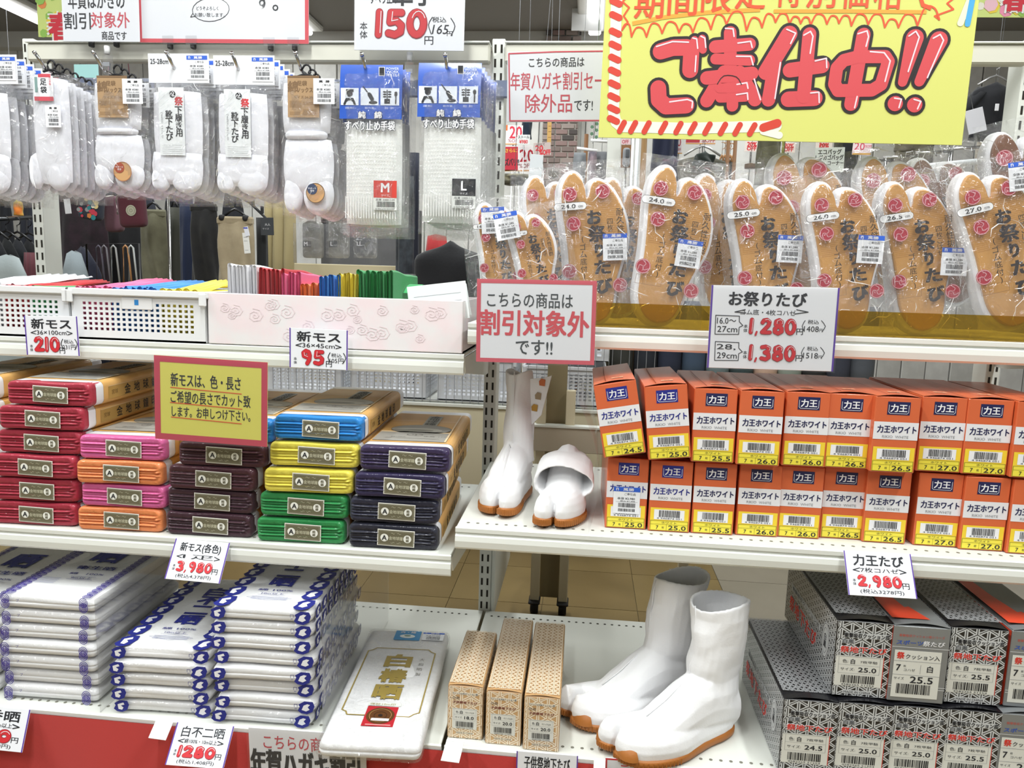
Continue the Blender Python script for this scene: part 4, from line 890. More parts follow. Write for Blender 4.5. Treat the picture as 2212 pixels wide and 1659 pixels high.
def cotton_pack(kind, top, lab, w=.2, h=.0315, d=.34, side=False):
    t = thing('cotton_pack', lab, 'cloth'); sd = random.random()*9
    def disp(o, n):
        x, y, z = o
        if y < -d/2+.02: y += .0012*math.cos(z*2*math.pi/(h/4.2)+nz(x*9, sd))+.0015*nz(x*12, z*30, sd)
        x += .0022*nz(z*50, y*7, sd); z += .0016*nz(x*9+sd, y*7, 4)*(1 if n[2] > .2 else .3)-(.0035*max(0, (abs(x)-w*.38)/(w*.12))**2 if n[2] > .2 else 0)
        return Vector((x, y, z))
    MB().rbox(w, d, h, .0125, COT, n=(16, 6, 12), disp=disp, c=(0, d/2, h/2)).build('folded_cotton', t)
    # clear wrap, a little looser than the cloth
    def dispb(o, n):
        x, y, z = o; return Vector((x+.001*nz(y*20, z*40, sd), y-.0012+.0012*nz(x*22, z*50, sd), z+.0007*nz(x*20, y*16, sd)))
    MB().rbox(w+.004, d+.008, h+.0016, .0125, BAG2, n=(14, 8, 6), disp=dispb, c=(0, d/2, h/2)).build('clear_wrap', t)
    g = MB(); yy = -.0062
    if kind == 'wave':
        motif(g, -w/2+.016, h*.56, .0155, yy, 0); motif(g, w/2-.016, h*.5, .0165, yy, 1)
        g.stroke([(w*.3, h*.52), (w*.3, h*.72), (w*.33, h*.72), (w*.33, h*.52)], .0008, yy, NVP); g.text('PP', w*.315, h*.4, .003, yy, NVP)
    else:
        for z_ in ((.8, .45) if top else (.62, .3)):
            scal(g, -w/2+.018, h*z_, .0085, yy, .0095); scal(g, w/2-.02, h*z_, .0085, yy, .0095)
        g.text('プ', -w*.28, h*.7, .006, yy, PUP)
    if top:
        g.T = TOP(w, h+.0016, d); L_ = d
        if kind == 'wave':
            n = 7
            for k in range(n):
                for sg, kk in ((-1, 0), (1, 1)): motif(g, sg*(w/2-.02), .018+k*.047, .0185, 0, kk, 1, 1.25)
            for k, ch in enumerate('白不二晒'[::-1]): g.text(ch, 0, .118+k*.047, .04, -.0004, NVP, w=.046, bold=.09)
            g.text('綿 100%', 0, .077, .009, -.0004, NVP, w=.07, bold=.02); g.text('10m以上', 0, .06, .008, -.0004, NVP, w=.045)
            for a in ((-.028, .028, .0535, .054), (-.028, .028, .0665, .067)): g.rect(*a, -.0003, NVP)
            for k in range(3): g.rect(-.036, .036, .034+k*.005, .0352+k*.005, -.0002, mat('#9aa0c4', .5))
            g.ring(0, .04, .045, .0005, -.0004, NVP, 4, rz=.012)
        else:
            for k in range(22):
                for sg in (-1, 1): scal(g, sg*(w/2-.02), .008+k*.015, .0085, 0, .0085)
            for sg in (-1, 1): g.rect(sg*(w/2-.011)-.0006, sg*(w/2-.011)+.0006, 0, d-.01, -.0003, PUP)
            g.text('晒', .0, .215, .075, -.0004, NVP, w=.06, bold=.08); g.text('衛生晒', .01, .145, .018, -.0004, NVP, w=.085, bold=.04, shear=.0); g.text('綿   100%', .01, .112, .010, -.0004, NVP, w=.075, bold=.02); g.text('9m以上', .012, .09, .009, -.0004, NVP, w=.045, bold=.02)
            for a in ((-.016, .04, .082, .083), (-.016, .04, .097, .098)): g.rect(*a, -.0003, NVP)
            for k in range(5): g.rect(-.07, -.028, .06+k*.006, .0612+k*.006, -.0002, mat('#8f92bc', .5))
    if side:
        g.T = RIGHT(w, h, d); 
        for k in range(8): motif(g, .03+k*.041, h*.5, .0155, -.0032, k % 2)
    g.T = None; g.build('wrap_print', t)
    return t
CG = 'white cotton packs stacked on the bottom deck'
def stack(kind, x, y, n, h, rz, where, w=.2, side=False, d=.34):
    pr = {}
    for i in range(n):
        top = i == n-1
        wd = 'topmost' if top else nth[i] if i < 5 else ('sixth' if i == 5 else 'seventh')+' from the bottom'
        lab = 'white cotton pack, %s of %s' % (wd, where)
        o = dup(pr[top], lab) if top in pr else cotton_pack(kind, top, lab, w, h-.0012, d, side); pr[top] = o; o['group'] = CG
        o.location = (x+random.uniform(-.006, .006), y+random.uniform(-.006, .006), .1668+i*h); o.rotation_euler = (0, 0, rz+random.uniform(-.012, .012))
stack('scallop', -.803, -.555, 7, .0315, .035, 'the purple scallop stack at the left')
stack('scallop', -1.018, -.545, 6, .0315, .035, 'the stack cut off by the left edge')
stack('wave', -.552, -.565, 5, .0272, .05, 'the low navy wave stack', w=.196)
stack('wave', -.345, -.568, 8, .0296, .05, 'the tall navy wave stack', w=.196, side=True)
tag(MB().box(-.678, -.676, -.578, -.12, .166, .40, CLEARD, ch=.0005).build('divider'), 'clear upright divider between the purple and the navy printed packs', 'divider')
tag(MB().box(-.226, -.224, -.578, -.10, .166, .39, CLEARD, ch=.0005).build('divider'), 'clear upright divider right of the tall navy printed stack', 'divider')
# large flat gold-printed pack
fp = thing('flat_cotton_pack', 'wide flat white cotton pack with gold lettering and a red seal card', 'cloth', (-.113, -.652, .168), .065)
w, h, d = .188, .034, .44
MB().rbox(w, d, h, .014, COT, n=(16, 10, 10), disp=lambda o, n: Vector((o[0]+.002*nz(o[1]*9, o[2]*40), o[1]+(.0013*math.cos(o[2]*2*math.pi/.008) if o[1] < -d/2+.02 else 0), o[2]+.0022*nz(o[0]*12, o[1]*10, 3)*(n[2] > .2))), c=(0, d/2, h/2)).build('folded_cotton', fp)
MB().rbox(w+.006, d+.014, h+.002, .013, BAG, n=(18, 20, 4), disp=lambda o, n: Vector((o[0]+.002*nz(o[1]*20, o[2]*40), o[1]+.0015*nz(o[0]*22), o[2]+.0012*nz(o[0]*26, o[1]*20, 8))), c=(0, d/2, h/2)).build('clear_wrap', fp)
g = MB(); g.T = TOP(w, h+.0016, d); GO = mat('#a8924a', .45, metal=.2)
P = [(-.062, .085), (.058, .085), (.066, .095), (.075, .1), (.075, .33), (.066, .335), (.058, .345), (-.058, .345), (-.066, .335), (-.075, .33), (-.075, .1), (-.066, .095), (-.062, .085)]
g.stroke(P, .0026, 0, GO)
for k, ch in enumerate('白椿晒'): g.text(ch, 0, .292-k*.062, .05, -.0004, GO, w=.052, bold=.1)
for k, ch in enumerate('大和晒製'): g.text(ch, .05, .3-k*.02, .011, -.0003, mat('#8f8c86', .5))
g.rect(-.028, .036, .118, .128, -.0002, mat('#dfe4dc', .5)); g.text('保証10m印', 0, .123, .007, -.0005, GO, w=.05); g.build('gold_print', fp)
g = MB(); g.T = TOP(w, h+.0021, d); g.rect(-.027, .033, .05, .115, 0, mat('#b8232e', .5)); g.disc(.003, .084, .027, -.0004, mat('#7c4f2c', .35, metal=.5), 28); g.ring(.003, .084, .021, .0012, -.0008, mat('#c99a62', .4, metal=.4), 24); g.ring(.003, .084, .012, .001, -.0008, mat('#3d2416', .5), 20); g.disc(.003, .084, .0045, -.0009, mat('#2a1a12', .5), 10); g.rect(-.012, .022, .066, .074, -.0012, WHITE); g.rect(-.02, .028, .053, .056, -.0004, mat('#e7a0a0', .5)); g.build('seal_card', fp)
g = MB(); g.T = TOP(w, h+.0021, d); g.rect(-.03, .03, .385, .43, 0, mat('#2f8cc4', .45)); g.disc(0, .403, .018, -.0004, mat('#e9efef', .5), 14, rz=.009); g.disc(0, .405, .008, -.0007, mat('#7f9a8a', .5), 10, rz=.004); g.text('白・椿', 0, .422, .009, -.0005, WHITE, w=.035, bold=.03); g.build('header_card', fp)
so = sticker(fp, .055, 0, 0, w=.05, h=.036, price='¥1,680'); so.matrix_local = Matrix.Translation((.06, .405, h+.003)) @ Matrix.Rotation(-math.pi/2, 4, 'X')
# ================================================================== HANGING PACKS
SOCK = mat('#eff0f8', .9, sheen=.3, bump=(420, .25, .0005), name='white_knit'); KRAFT = mat('#a98a66', .7); KB = mat('#7c6145', .7); STEEL = CHROME
def pillow(g, x0, x1, z0, z1, t, M, y=0, k=.6, n=12, wob=.0012, sd=0):
    cx, cz, hw, hh = (x0+x1)/2, (z0+z1)/2, (x1-x0)/2, (z1-z0)/2
    def fn(a, b):
        u, v = a*2-1, b*2-1
        return (cx+hw*u*math.sqrt(1-.5*k*v*v), y-t*max(0, (1-u**4)*(1-v**4))**.5+wob*nz(u*2+sd, v*3, sd), cz+hh*v*math.sqrt(1-.5*k*u*u))
    g.grid(fn, n, n+2, M)
    return g
CREASE_GLINT = mat('#ffffff', .18, alpha=.8, coat=.6, name='crease_glint')  # glints along the bag folds, put into the colour as white
def bagmesh(par, x0, x1, z0, z1, t, M=None, sd=0, nu=16, nv=26, name='clear_bag', y0=.002, nc=9):
    """loose clear bag: front sheet bulging over the goods, flat sheet behind, pinched side seams"""
    g = MB(); w, h = x1-x0, z1-z0
    def fn(a, b):
        u, v = a*2-1, b*2-1; e = max(0, (1-u**6))*max(0, (1-v**8))
        return (x0+w*a+.0022*nz(v*4, sd)*(1 if abs(u) > .9 else .3), y0-(t+.004)*e**.5-.0028*e*nz(u*4+sd, v*6, sd)-.003*e*nz(u*9, v*13, sd+2)-.0012*e*nz(u*21, v*30, sd+4), z0+h*b+.003*nz(u*3, sd+5)*(1 if abs(v) > .9 else 0))
    g.grid(fn, nu, nv, M or BAG)
    R = random.Random(int(sd*100)+nu)
    for k in range(nc):      # raised folds, coloured white to stand in for glints on the plastic
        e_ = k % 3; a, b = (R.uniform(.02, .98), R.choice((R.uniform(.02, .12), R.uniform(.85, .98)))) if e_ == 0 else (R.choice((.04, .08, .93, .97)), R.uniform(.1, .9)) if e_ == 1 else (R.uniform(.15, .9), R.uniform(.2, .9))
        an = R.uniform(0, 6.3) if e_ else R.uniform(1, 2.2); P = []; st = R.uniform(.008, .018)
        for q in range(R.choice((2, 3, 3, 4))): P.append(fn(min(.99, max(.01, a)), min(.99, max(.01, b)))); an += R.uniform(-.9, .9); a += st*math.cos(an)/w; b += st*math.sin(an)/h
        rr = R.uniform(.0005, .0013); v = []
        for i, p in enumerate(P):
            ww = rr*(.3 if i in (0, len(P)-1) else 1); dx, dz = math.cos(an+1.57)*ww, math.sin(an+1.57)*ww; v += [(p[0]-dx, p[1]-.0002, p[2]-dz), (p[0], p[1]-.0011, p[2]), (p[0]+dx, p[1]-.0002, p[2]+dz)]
        g.add(v, [f for i in range(len(P)-1) for f in ((i*3, i*3+1, i*3+4, i*3+3), (i*3+1, i*3+2, i*3+5, i*3+4))], CREASE_GLINT)
    g.grid(lambda a, b: (x0+w*a, y0+.002+.0012*nz(a*6, b*8, sd), z0+h*b), 4, 4, M or BAG); return g.build(name, par)
def hook(px, py, lab, L=.262):
    p = at(px, py, -.262); t = thing('display_hook', lab, 'hook', (p.x, 0, 0), group='chrome display hooks on the hook bar'); g = MB()
    g.tube([(0, -.004, 1.462), (0, -.228, p.z-.026), (0, -.236, p.z-.024), (0, -.264, p.z)], .0036, STEEL, 8); g.tube([(0, -.2645, p.z-.001), (0, -.2685, p.z+.003)], .0042, STEEL, 8)
    g.build('rod', t); MB().box(-.012, .012, -.02, -.012, 1.455, 1.495, STEEL, ch=.002).build('back_plate', t); return p
HK = [hook(78, 116, 'chrome hook carrying the tabi socks with the small red label'), hook(205, 116, 'chrome hook carrying the kraft label socks at the left'), hook(362, 116, 'chrome hook through the left 25-28cm header card'), hook(503, 118, 'chrome hook through the right 25-28cm header card'), hook(640, 117, 'chrome hook carrying the kraft label socks by the blue gloves'), hook(783, 120, 'chrome hook carrying the gloves marked M'), hook(962, 121, 'chrome hook carrying the gloves marked L'), hook(-30, 114, 'chrome hook at the left edge of the sock display')]
PY = -.236
class Pack:
    """local metres from photograph pixels on the plane where the front pack hangs"""
    def __init__(s, name, lab, cat, x, y, group):
        s.o = at(x, y, PY); s.t = thing(name, lab, cat, s.o, group=group)
    def P(s, x, y): p = at(x, y, PY); return p.x-s.o.x, p.z-s.o.z
    def R(s, x0, y0, x1, y1): a, b = s.P(x0, y0), s.P(x1, y1); return a[0], b[0], b[1], a[1]
def black_loop(par, s, x, y):
    a = s.P(x, y); g = MB()
    g.tube([(a[0]+.009*math.cos(k*.55), -.002, a[1]+.011*math.sin(k*.55)) for k in range(12)], .0022, BLACK, 6); g.tube([(a[0]-.02, -.001, a[1]-.013), (a[0]-.006, -.002, a[1]-.009), (a[0]+.008, -.002, a[1]-.01), (a[0]+.02, -.001, a[1]-.016)], .0025, BLACK, 6)
    g.build('plastic_loop', par)
def toes(g, s, xa, xm, xb, y0, y1, t=.011, sd=0):
    a = s.R(xa, y0, xm, y1-4); pillow(g, a[0], a[1], a[2], a[3], t, SOCK, k=.95, sd=sd); a = s.R(xm, y0-6, xb, y1); pillow(g, a[0], a[1], a[2], a[3], t*1.05, SOCK, k=.95, sd=sd+1)
SG = 'bagged white sock packs hanging on the hooks'
def kraft_pack(lab, ox, sz, badge, dark, ys=1):
    s = Pack('sock_pack', lab, 'socks', 660+ox, 150, SG); t = s.t
    if ys != 1:
        P0 = s.P; s.P = lambda x, y: P0(x, y if y < 262 else 262+(y-262)*ys)
    g = MB(); a = s.R(610+ox, 176, 716+ox, 292); pillow(g, *a, .012, SOCK, k=.25, sd=ox); a = s.R(616+ox, 282, 708+ox, 303); pillow(g, *a, .015, SOCK, k=.4, n=10, sd=1); a = s.R(612+ox, 296, 722+ox, 420); pillow(g, *a, .012, SOCK, k=.4, sd=2)
    toes(g, s, 613+ox, 655+ox, 722+ox, 380, 466); g.build('socks', t)
    x0, x1, z0, z1 = s.R(628+ox, 168, 696+ox, 258); g = MB(); g.box(x0, x1, -.0182, -.0174, z0, z1, KRAFT, ch=.0002); g.rect(x0, x1, z1-.004, z1, -.0186, KB); w, h = x1-x0, z1-z0
    g.text('綿', x0+w*.17, z0+h*.74, h*.26, -.0186, KB, bold=.03); g.text('足袋', x0+w*.46, z0+h*.82, h*.12, -.0186, KB, bold=.02); g.text('ソックス', x0+w*.55, z0+h*.66, h*.12, -.0186, KB, w=w*.5, bold=.02); g.text('サイズ '+sz, x0+w*.56, z0+h*.49, h*.07, -.0186, KB, w=w*.7)
    for q in ((.06, .44, .24, .4), (.48, .9, .3, .38), (.48, .92, .06, .2), (.06, .4, .06, .14)): g.rect(x0+w*q[0], x0+w*q[1], z0+h*q[2], z0+h*q[3], -.0184, mat('#967754', .7))
    g.build('kraft_card', t)
    c = s.P(*badge); g = MB(); g.disc(c[0], c[1], .021, -.0187, mat('#c69a68', .6), 24); g.ring(c[0], c[1], .0205, .0012, -.019, mat('#5c4632', .6) if dark else mat('#a4643c', .6), 24); g.disc(c[0]-.007, c[1]+.008, .0115, -.0192, mat('#3a4560', .6) if dark else mat('#9a4a34', .6), 16); g.text('サポート', c[0]-.007, c[1]+.0095, .004, -.0197, WHITE, w=.018, bold=.02); g.text('付き', c[0]-.007, c[1]+.0045, .0045, -.0197, WHITE, bold=.02); g.build('round_badge', t)
    bagmesh(t, *s.R(605+ox, 168, 740+ox, 468), .017, sd=ox*.01); black_loop(t, s, 663+ox, 152)
    a = s.P(708+ox, 203); sticker(t, a[0], a[1], -.0235, .046, .052, '¥380', blue=False); return s
def copies(s, n, step, labs, dx=.0):
    for k in range(n):
        o = dup(s.t, labs % ('second' if k == 0 else 'third' if k == 1 else 'fourth' if k == 2 else 'fifth' if k == 3 else 'sixth'))
        o.location = s.o+Vector((dx*(k+1)+random.uniform(-.002, .002), step*(k+1), -.002*(k+1)+random.uniform(-.002, .002)))
kp = kraft_pack('white ankle tabi socks with kraft card, hanging beside the blue gloves', 0, '24-26cm', (688, 419), True); copies(kp, 3, .03, 'white kraft card socks beside the gloves, %s from the front')
kp = kraft_pack('white ankle tabi socks with kraft card and brown badge, second hook from the left', -408, '22-24cm', (276, 412), False, .74)
for c_ in tree(kp.t): pass
copies(kp, 4, .028, 'white kraft card socks on the second hook, %s from the front')
# plain tabi socks with the small red label
s = Pack('sock_pack', 'white tabi socks with small red striped label, first full hook at the left', 'socks', 112, 148, SG); t = s.t
g = MB(); pillow(g, *s.R(68, 168, 160, 400), .013, SOCK, k=.2, sd=3); toes(g, s, 64, 98, 158, 330, 413); g.build('socks', t)
g = MB(); x0, x1, z0, z1 = s.R(84, 168, 128, 222); w, h = x1-x0, z1-z0; g.box(x0, x1, -.0172, -.0165, z0, z1, PAPER, ch=.0002); g.rect(x0, x1, z0, z0+h*.17, -.0175, PINKRED); g.text('足袋', x0+w*.5, z0+h*.6, h*.26, -.0175, INK, w=h*.62, bold=.04, vert=True); g.rect(x0+w*.05, x0+w*.2, z0+h*.34, z0+h*.95, -.0175, mat('#7c9a98', .6)); g.text('日本製', x0+w*.85, z0+h*.78, h*.1, -.0175, PINKRED, w=h*.32, vert=True); g.rect(x0+w*.25, x0+w*.9, z1-.003, z1+.004, -.0175, PINKRED); g.build('label', t)
bagmesh(t, *s.R(62, 160, 168, 424), .016, sd=4); black_loop(t, s, 112, 142); a = s.P(130, 256); sticker(t, a[0], a[1], -.022, .036, .046, '¥280', blue=False); copies(s, 5, .026, 'plain white tabi socks on the first full hook, %s from the front')
# header card packs
def header_pack(lab, ox, oy=0):
    s = Pack('sock_pack', lab, 'socks', 390+ox, 120+oy, SG); t = s.t; T_ = lambda x, y: s.P(x+ox, y+oy); RR = lambda a, b, c, d: s.R(a+ox, b+oy, c+ox, d+oy)
    g = MB(); x0, x1, z0, z1 = RR(320, 116, 453, 180); g.box(x0, x1, -.0015, -.0005, z0, z1, PAPER, ch=.0002); a = T_(345, 133); g.text('25-28cm', a[0], a[1], .0105, -.0022, INK, w=.041, bold=.02); g.build('header_card', t)
    g = MB(); pillow(g, *RR(330, 196, 440, 345), .008, SOCK, k=.2, sd=ox); pillow(g, *RR(328, 325, 440, 400), .011, SOCK, k=.3, sd=2); toes(g, s, 328+ox, 370+ox, 438+ox, 362+oy, 418+oy); g.build('socks', t)
    x0, x1, z0, z1 = RR(349, 192, 408, 338); w, h = x1-x0, z1-z0; g = MB(); g.box(x0, x1, -.0142, -.0135, z0, z1, mat('#edf1f4', .6), ch=.0002); y = -.0146
    for k in range(7): g.stroke([(x0+.001, z0+h*(.3+.1*k)), (x0+w*.4, z0+h*(.3+.1*k)+w*.3)], .0003, -.0143, mat('#c6ced8', .6), caps=False)
    c = (x0+w*.56, z0+h*.9); g.disc(c[0], c[1], .0072, y, INK, 20)
    for k in range(3):
        an = k*2.094; g.stroke(crom([(c[0]+.001*math.cos(an), c[1]+.001*math.sin(an)), (c[0]+.004*math.cos(an+.5), c[1]+.004*math.sin(an+.5)), (c[0]+.0062*math.cos(an+1.5), c[1]+.0062*math.sin(an+1.5))], 3, False), .0013, y-.0004, WHITE)
    g.text('祭', x0+w*.8, z0+h*.8, .018, y, RED, bold=.045); g.text('下履き用', x0+w*.78, z0+h*.5, .016, y, INK, w=.064, bold=.05, vert=True); g.text('靴下たび', x0+w*.4, z0+h*.44, .016, y, INK, w=.064, bold=.05, vert=True); g.text('つま先カカトサポート入り', x0+w*.12, z0+h*.44, .005, y, GREY, w=.055, vert=True)
    for q in (.03, .06, .09, .12, .15): g.rect(x0+w*.1, x0+w*.9, z0+h*q, z0+h*q+.0004, y, GREY)
    g.build('label', t); bagmesh(t, *RR(323, 176, 456, 430), .0145, sd=ox*.01+2); a = T_(427, 147); sticker(t, a[0], a[1], -.0022, .047, .05, '¥380'); return s
hp = header_pack('white festival socks under a white 25-28cm card, left of the two', 0); copies(hp, 4, .027, 'white festival socks behind the left 25-28cm card, %s from the front')
hp = header_pack('white festival socks under a white 25-28cm card, right of the two', 141, 4); copies(hp, 4, .027, 'white festival socks behind the right 25-28cm card, %s from the front')
hp = header_pack('white festival socks cut off by the left edge of the picture', -413, 2); copies(hp, 4, .027, 'white festival socks at the left edge, %s from the front')
# blue header gloves
BLUEC = mat('#1550b8', .38, coat=.5, name='blue_header'); KNIT = mat('#eef0ee', .9, bump=(500, .6, .001), name='glove_knit')
def glove_pack(lab, ox, oy, size, lc):
    s = Pack('glove_pack', lab, 'gloves', 805+ox, 140+oy, 'packs of white non-slip gloves on the hooks'); t = s.t; RR = lambda a, b, c, d: s.R(a+ox, b+oy, c+ox, d+oy); T_ = lambda x, y: s.P(x+ox, y+oy)
    g = MB(); pillow(g, *RR(748, 255, 868, 488), .013, KNIT, k=.08, sd=ox); g.build('gloves', t)
    x0, x1, z0, z1 = RR(750, 300, 862, 480); w, h = x1-x0, z1-z0; g = MB(); DT = mat('#fbfbf8', .5)
    for i in range(18):
        for j in range(15): g.disc(x0+w*(.05+.9*i/17)+(.001 if j % 2 else -.001), z0+h*(.34+.62*j/14), .0013, -.0138-.0003*(j % 2), DT, 6)
    for i in range(20): g.rect(x0+w*i/20, x0+w*i/20+.0018, z0+.006, z0+h*.3, -.0137, DT)
    g.build('grip_dots', t, kind='stuff')
    g = MB(); x0, x1, z0, z1 = RR(738, 141, 871, 261); w, h = x1-x0, z1-z0; y = -.0162
    g.grid(lambda u, v: (x0+w*u, -.004-.0115*(1-v)**.5, z0+h*v), 4, 8, BLUEC); g.build('blue_header', t)
    g = MB(); yy = lambda v: -.0048-.0115*(1-v)**.5
    for q, (a, b) in enumerate(((.02, .31), (.34, .63), (.66, .96))):
        X0, X1 = x0+w*a, x0+w*b; Z0_, Z1 = z0+h*.25, z0+h*.56; g.box(X0, X1, yy(.3)-.0003, yy(.3), Z0_, Z1, mat('#dfe6f2', .5), ch=.0001); yk = yy(.3)-.0007; cx, W_ = (X0+X1)/2, X1-X0; H_ = Z1-Z0_
        if q == 0: g.disc(cx, Z0_+H_*.66, W_*.17, yk, INK, 14); g.box(cx-W_*.2, cx+W_*.22, yk-.0002, yk, Z0_+H_*.76, Z0_+H_*.92, INK); g.ring(cx, Z0_+H_*.03, W_*.26, W_*.09, yk, INK, 14, rz=H_*.3, a0=.05, a1=3.1); g.stroke([(cx-W_*.3, Z0_+H_*.06), (cx-W_*.18, Z0_+H_*.36), (cx+W_*.18, Z0_+H_*.36), (cx+W_*.3, Z0_+H_*.06)], W_*.1, yk, INK)
        if q == 1: g.stroke([(cx-W_*.35, Z1+.003), (cx, Z0_+H_*.6)], W_*.06, yk, INK); g.stroke([(cx, Z0_+H_*.62), (cx+W_*.14, Z0_+H_*.36)], W_*.22, yk, INK); g.disc(cx+W_*.2, Z0_+H_*.16, W_*.24, yk, INK, 14, rz=H_*.1)
        if q == 2:
            g.stroke([(cx-W_*.14, Z0_+H_*.1), (cx-W_*.14, Z0_+H_*.38)], W_*.3, yk, INK, caps=False); g.stroke([(cx-W_*.14, Z0_+H_*.4), (cx-W_*.14, Z0_+H_*.88)], W_*.05, yk, INK)
            for zz in (.5, .64, .78):
                for sg in (-1, 1): g.disc(cx-W_*.14+sg*W_*.13, Z0_+H_*zz, W_*.1, yk, INK, 8, rz=H_*.05)
            g.disc(cx+W_*.32, Z0_+H_*.66, W_*.09, yk, INK, 10, rz=H_*.16); g.stroke([(cx+W_*.32, Z0_+H_*.1), (cx+W_*.32, Z0_+H_*.5)], W_*.07, yk, INK)
    for q, tx in enumerate(('運転', '軽作業', '園芸・農作')): g.text(tx, x0+w*(.165+.32*q), z0+h*.2, .0045, yy(.2), mat('#c9d4ee', .5), w=w*.15)
    g.box(x0+w*.62, x0+w*.72, yy(.85)-.0004, yy(.85), z1-h*.21, z1-h*.05, WHITE); g.box(x0+w*.63, x0+w*.71, yy(.85)-.0006, yy(.85)-.0001, z1-h*.2, z1-h*.06, INK)
    for q, tx in enumerate(('POWER', 'WORK', 'TEXTILE')): g.text(tx, x0+w*.84, z1-h*(.08+.055*q), .0052, yy(.85), mat('#dfe6f6', .5), w=w*(.2 if q < 2 else .22), bold=.02)
    yb = -.0172
    for tx, v, hh, ww in (('純    綿', 252, .014, .05), ('すべり止め手袋', 275, .019, .108)):
        a = T_(804, v); g.text(tx, a[0], a[1], hh, yb, mat('#2a3242', .5), w=ww, bold=.16); g.text(tx, a[0], a[1], hh, yb-.0004, WHITE, w=ww, bold=.05)
    g.build('header_print', t)
    x0, x1, z0, z1 = RR(812, 392, 861, 456); w, h = x1-x0, z1-z0; g = MB(); g.box(x0, x1, -.0172, -.0166, z0, z1, mat('#e9ece8', .6), ch=.0002); g.rect(x0, x1, z0+h*.42, z1, -.0176, mat(lc, .5)); g.text(size, x0+w*.5, z0+h*.76, h*.3, -.018, WHITE, bold=.06); g.text('サイズ', x0+w*.5, z0+h*.5, h*.07, -.018, WHITE, w=w*.34); g.text('品番 3300-1-'+size, x0+w*.5, z0+h*.35, h*.07, -.0177, INK, w=w*.8); g.barcode(x0+w*.14, x1-w*.08, z0+h*.1, z0+h*.29, -.0177, seed=4); g.text("4 947436 330047", x0+w*.5, z0+h*.04, h*.05, -.0177, INK, w=w*.84); g.build('size_label', t)
    bagmesh(t, *RR(739, 150, 880, 512), .0165, sd=ox*.02+7); return s
gp = glove_pack('white non-slip gloves with blue header and red M label', 0, 0, 'M', '#cf3f34'); copies(gp, 2, .022, 'white blue-header gloves marked M, %s from the front', dx=.002)
gp = glove_pack('white non-slip gloves with blue header and black L label', 168, -4, 'L', '#24262a'); copies(gp, 5, .024, 'white blue-header gloves marked L, %s from the front', dx=.003)
# clear clip holding the 150 sign
for n_, (px, py) in enumerate(((885, 122), (232, 108))):
    p = at(px, py, -.05); t = thing('sign_clip', ('clear plastic sign clip hanging right of the blue M gloves', 'clear plastic sign clip hanging above the kraft card socks')[n_], 'clip', p)
    MB().tube([(0, 0, .008), (0, -.002, -.01)], .0075, mat('#f2f2f2', .3), 10, r2=.006).build('knob', t); g = MB(); g.box(-.011, .011, -.008, .008, -.058, -.012, CLEARD, ch=.004); g.box(-.009, .009, -.0085, -.007, -.04, -.03, GREY); g.build('clip_body', t)
for n_, (px, py) in enumerate(((198, 91), (252, 91), (368, 95), (418, 95), (585, 99), (637, 99))):
    p = at(px, py, -.04); t = thing('grip_clip', 'black rubber grip clip, %s along the top beam' % ['leftmost', 'second from the left', 'third from the left', 'fourth from the left', 'fifth from the left', 'nearest the 150 sign'][n_], 'clip', p, group='black grip clips under the hanging signs')
    MB().box(-.005, .005, -.008, .006, -.012, .008, mat('#2c2c2c', .4), ch=.002).build('grip', t); MB().box(-.014, .014, -.012, -.009, -.004, .016, CLEARD, ch=.001).build('clear_plate', t)
# ================================================================== FESTIVAL TABI with amber soles
OUT = [(-.213, .889), (-.176, .972), (-.134, 1.), (-.093, .977), (-.06, .917), (-.047, .85), (-.035, .838), (-.024, .865), (-.009, .935), (.032, .963), (.093, .94), (.157, .87), (.213, .759), (.236, .648), (.231, .537), (.194, .407), (.162, .278), (.148, .157), (.102, .046), (.0, .0), (-.093, .046), (-.144, .148), (-.159, .296), (-.167, .435), (-.19, .611), (-.213, .759)]
def U(x, z):   # photograph outline -> upright sole axes
    x, z = x-.09*z, z; c, q = math.cos(.145), math.sin(.145); return (x*c+z*q, -x*q+z*c)
OUTW = [(p[0]*1., p[1]) for p in crom(OUT, 4)]
OUT = [U(*p) for p in OUTW]
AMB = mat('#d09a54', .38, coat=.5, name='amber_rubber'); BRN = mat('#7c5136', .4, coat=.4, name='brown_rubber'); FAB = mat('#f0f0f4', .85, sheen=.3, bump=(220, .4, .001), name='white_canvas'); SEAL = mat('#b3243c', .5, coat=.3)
def seal(g, x, z, r, y):
    g.disc(x, z, r, y, SEAL, 22); g.ring(x, z, r*.9, r*.09, y-.0003, mat('#e4b0b4', .5), 22)
    for k in range(3):
        an = k*2.094+.4; g.stroke(crom([(x+r*.05*math.cos(an), z+r*.05*math.sin(an)), (x+r*.5*math.cos(an+.45), z+r*.5*math.sin(an+.45)), (x+r*.8*math.cos(an+1.35), z+r*.8*math.sin(an+1.35))], 3, False), r*.09, y-.0005, mat('#dca4ac', .5), caps=False)
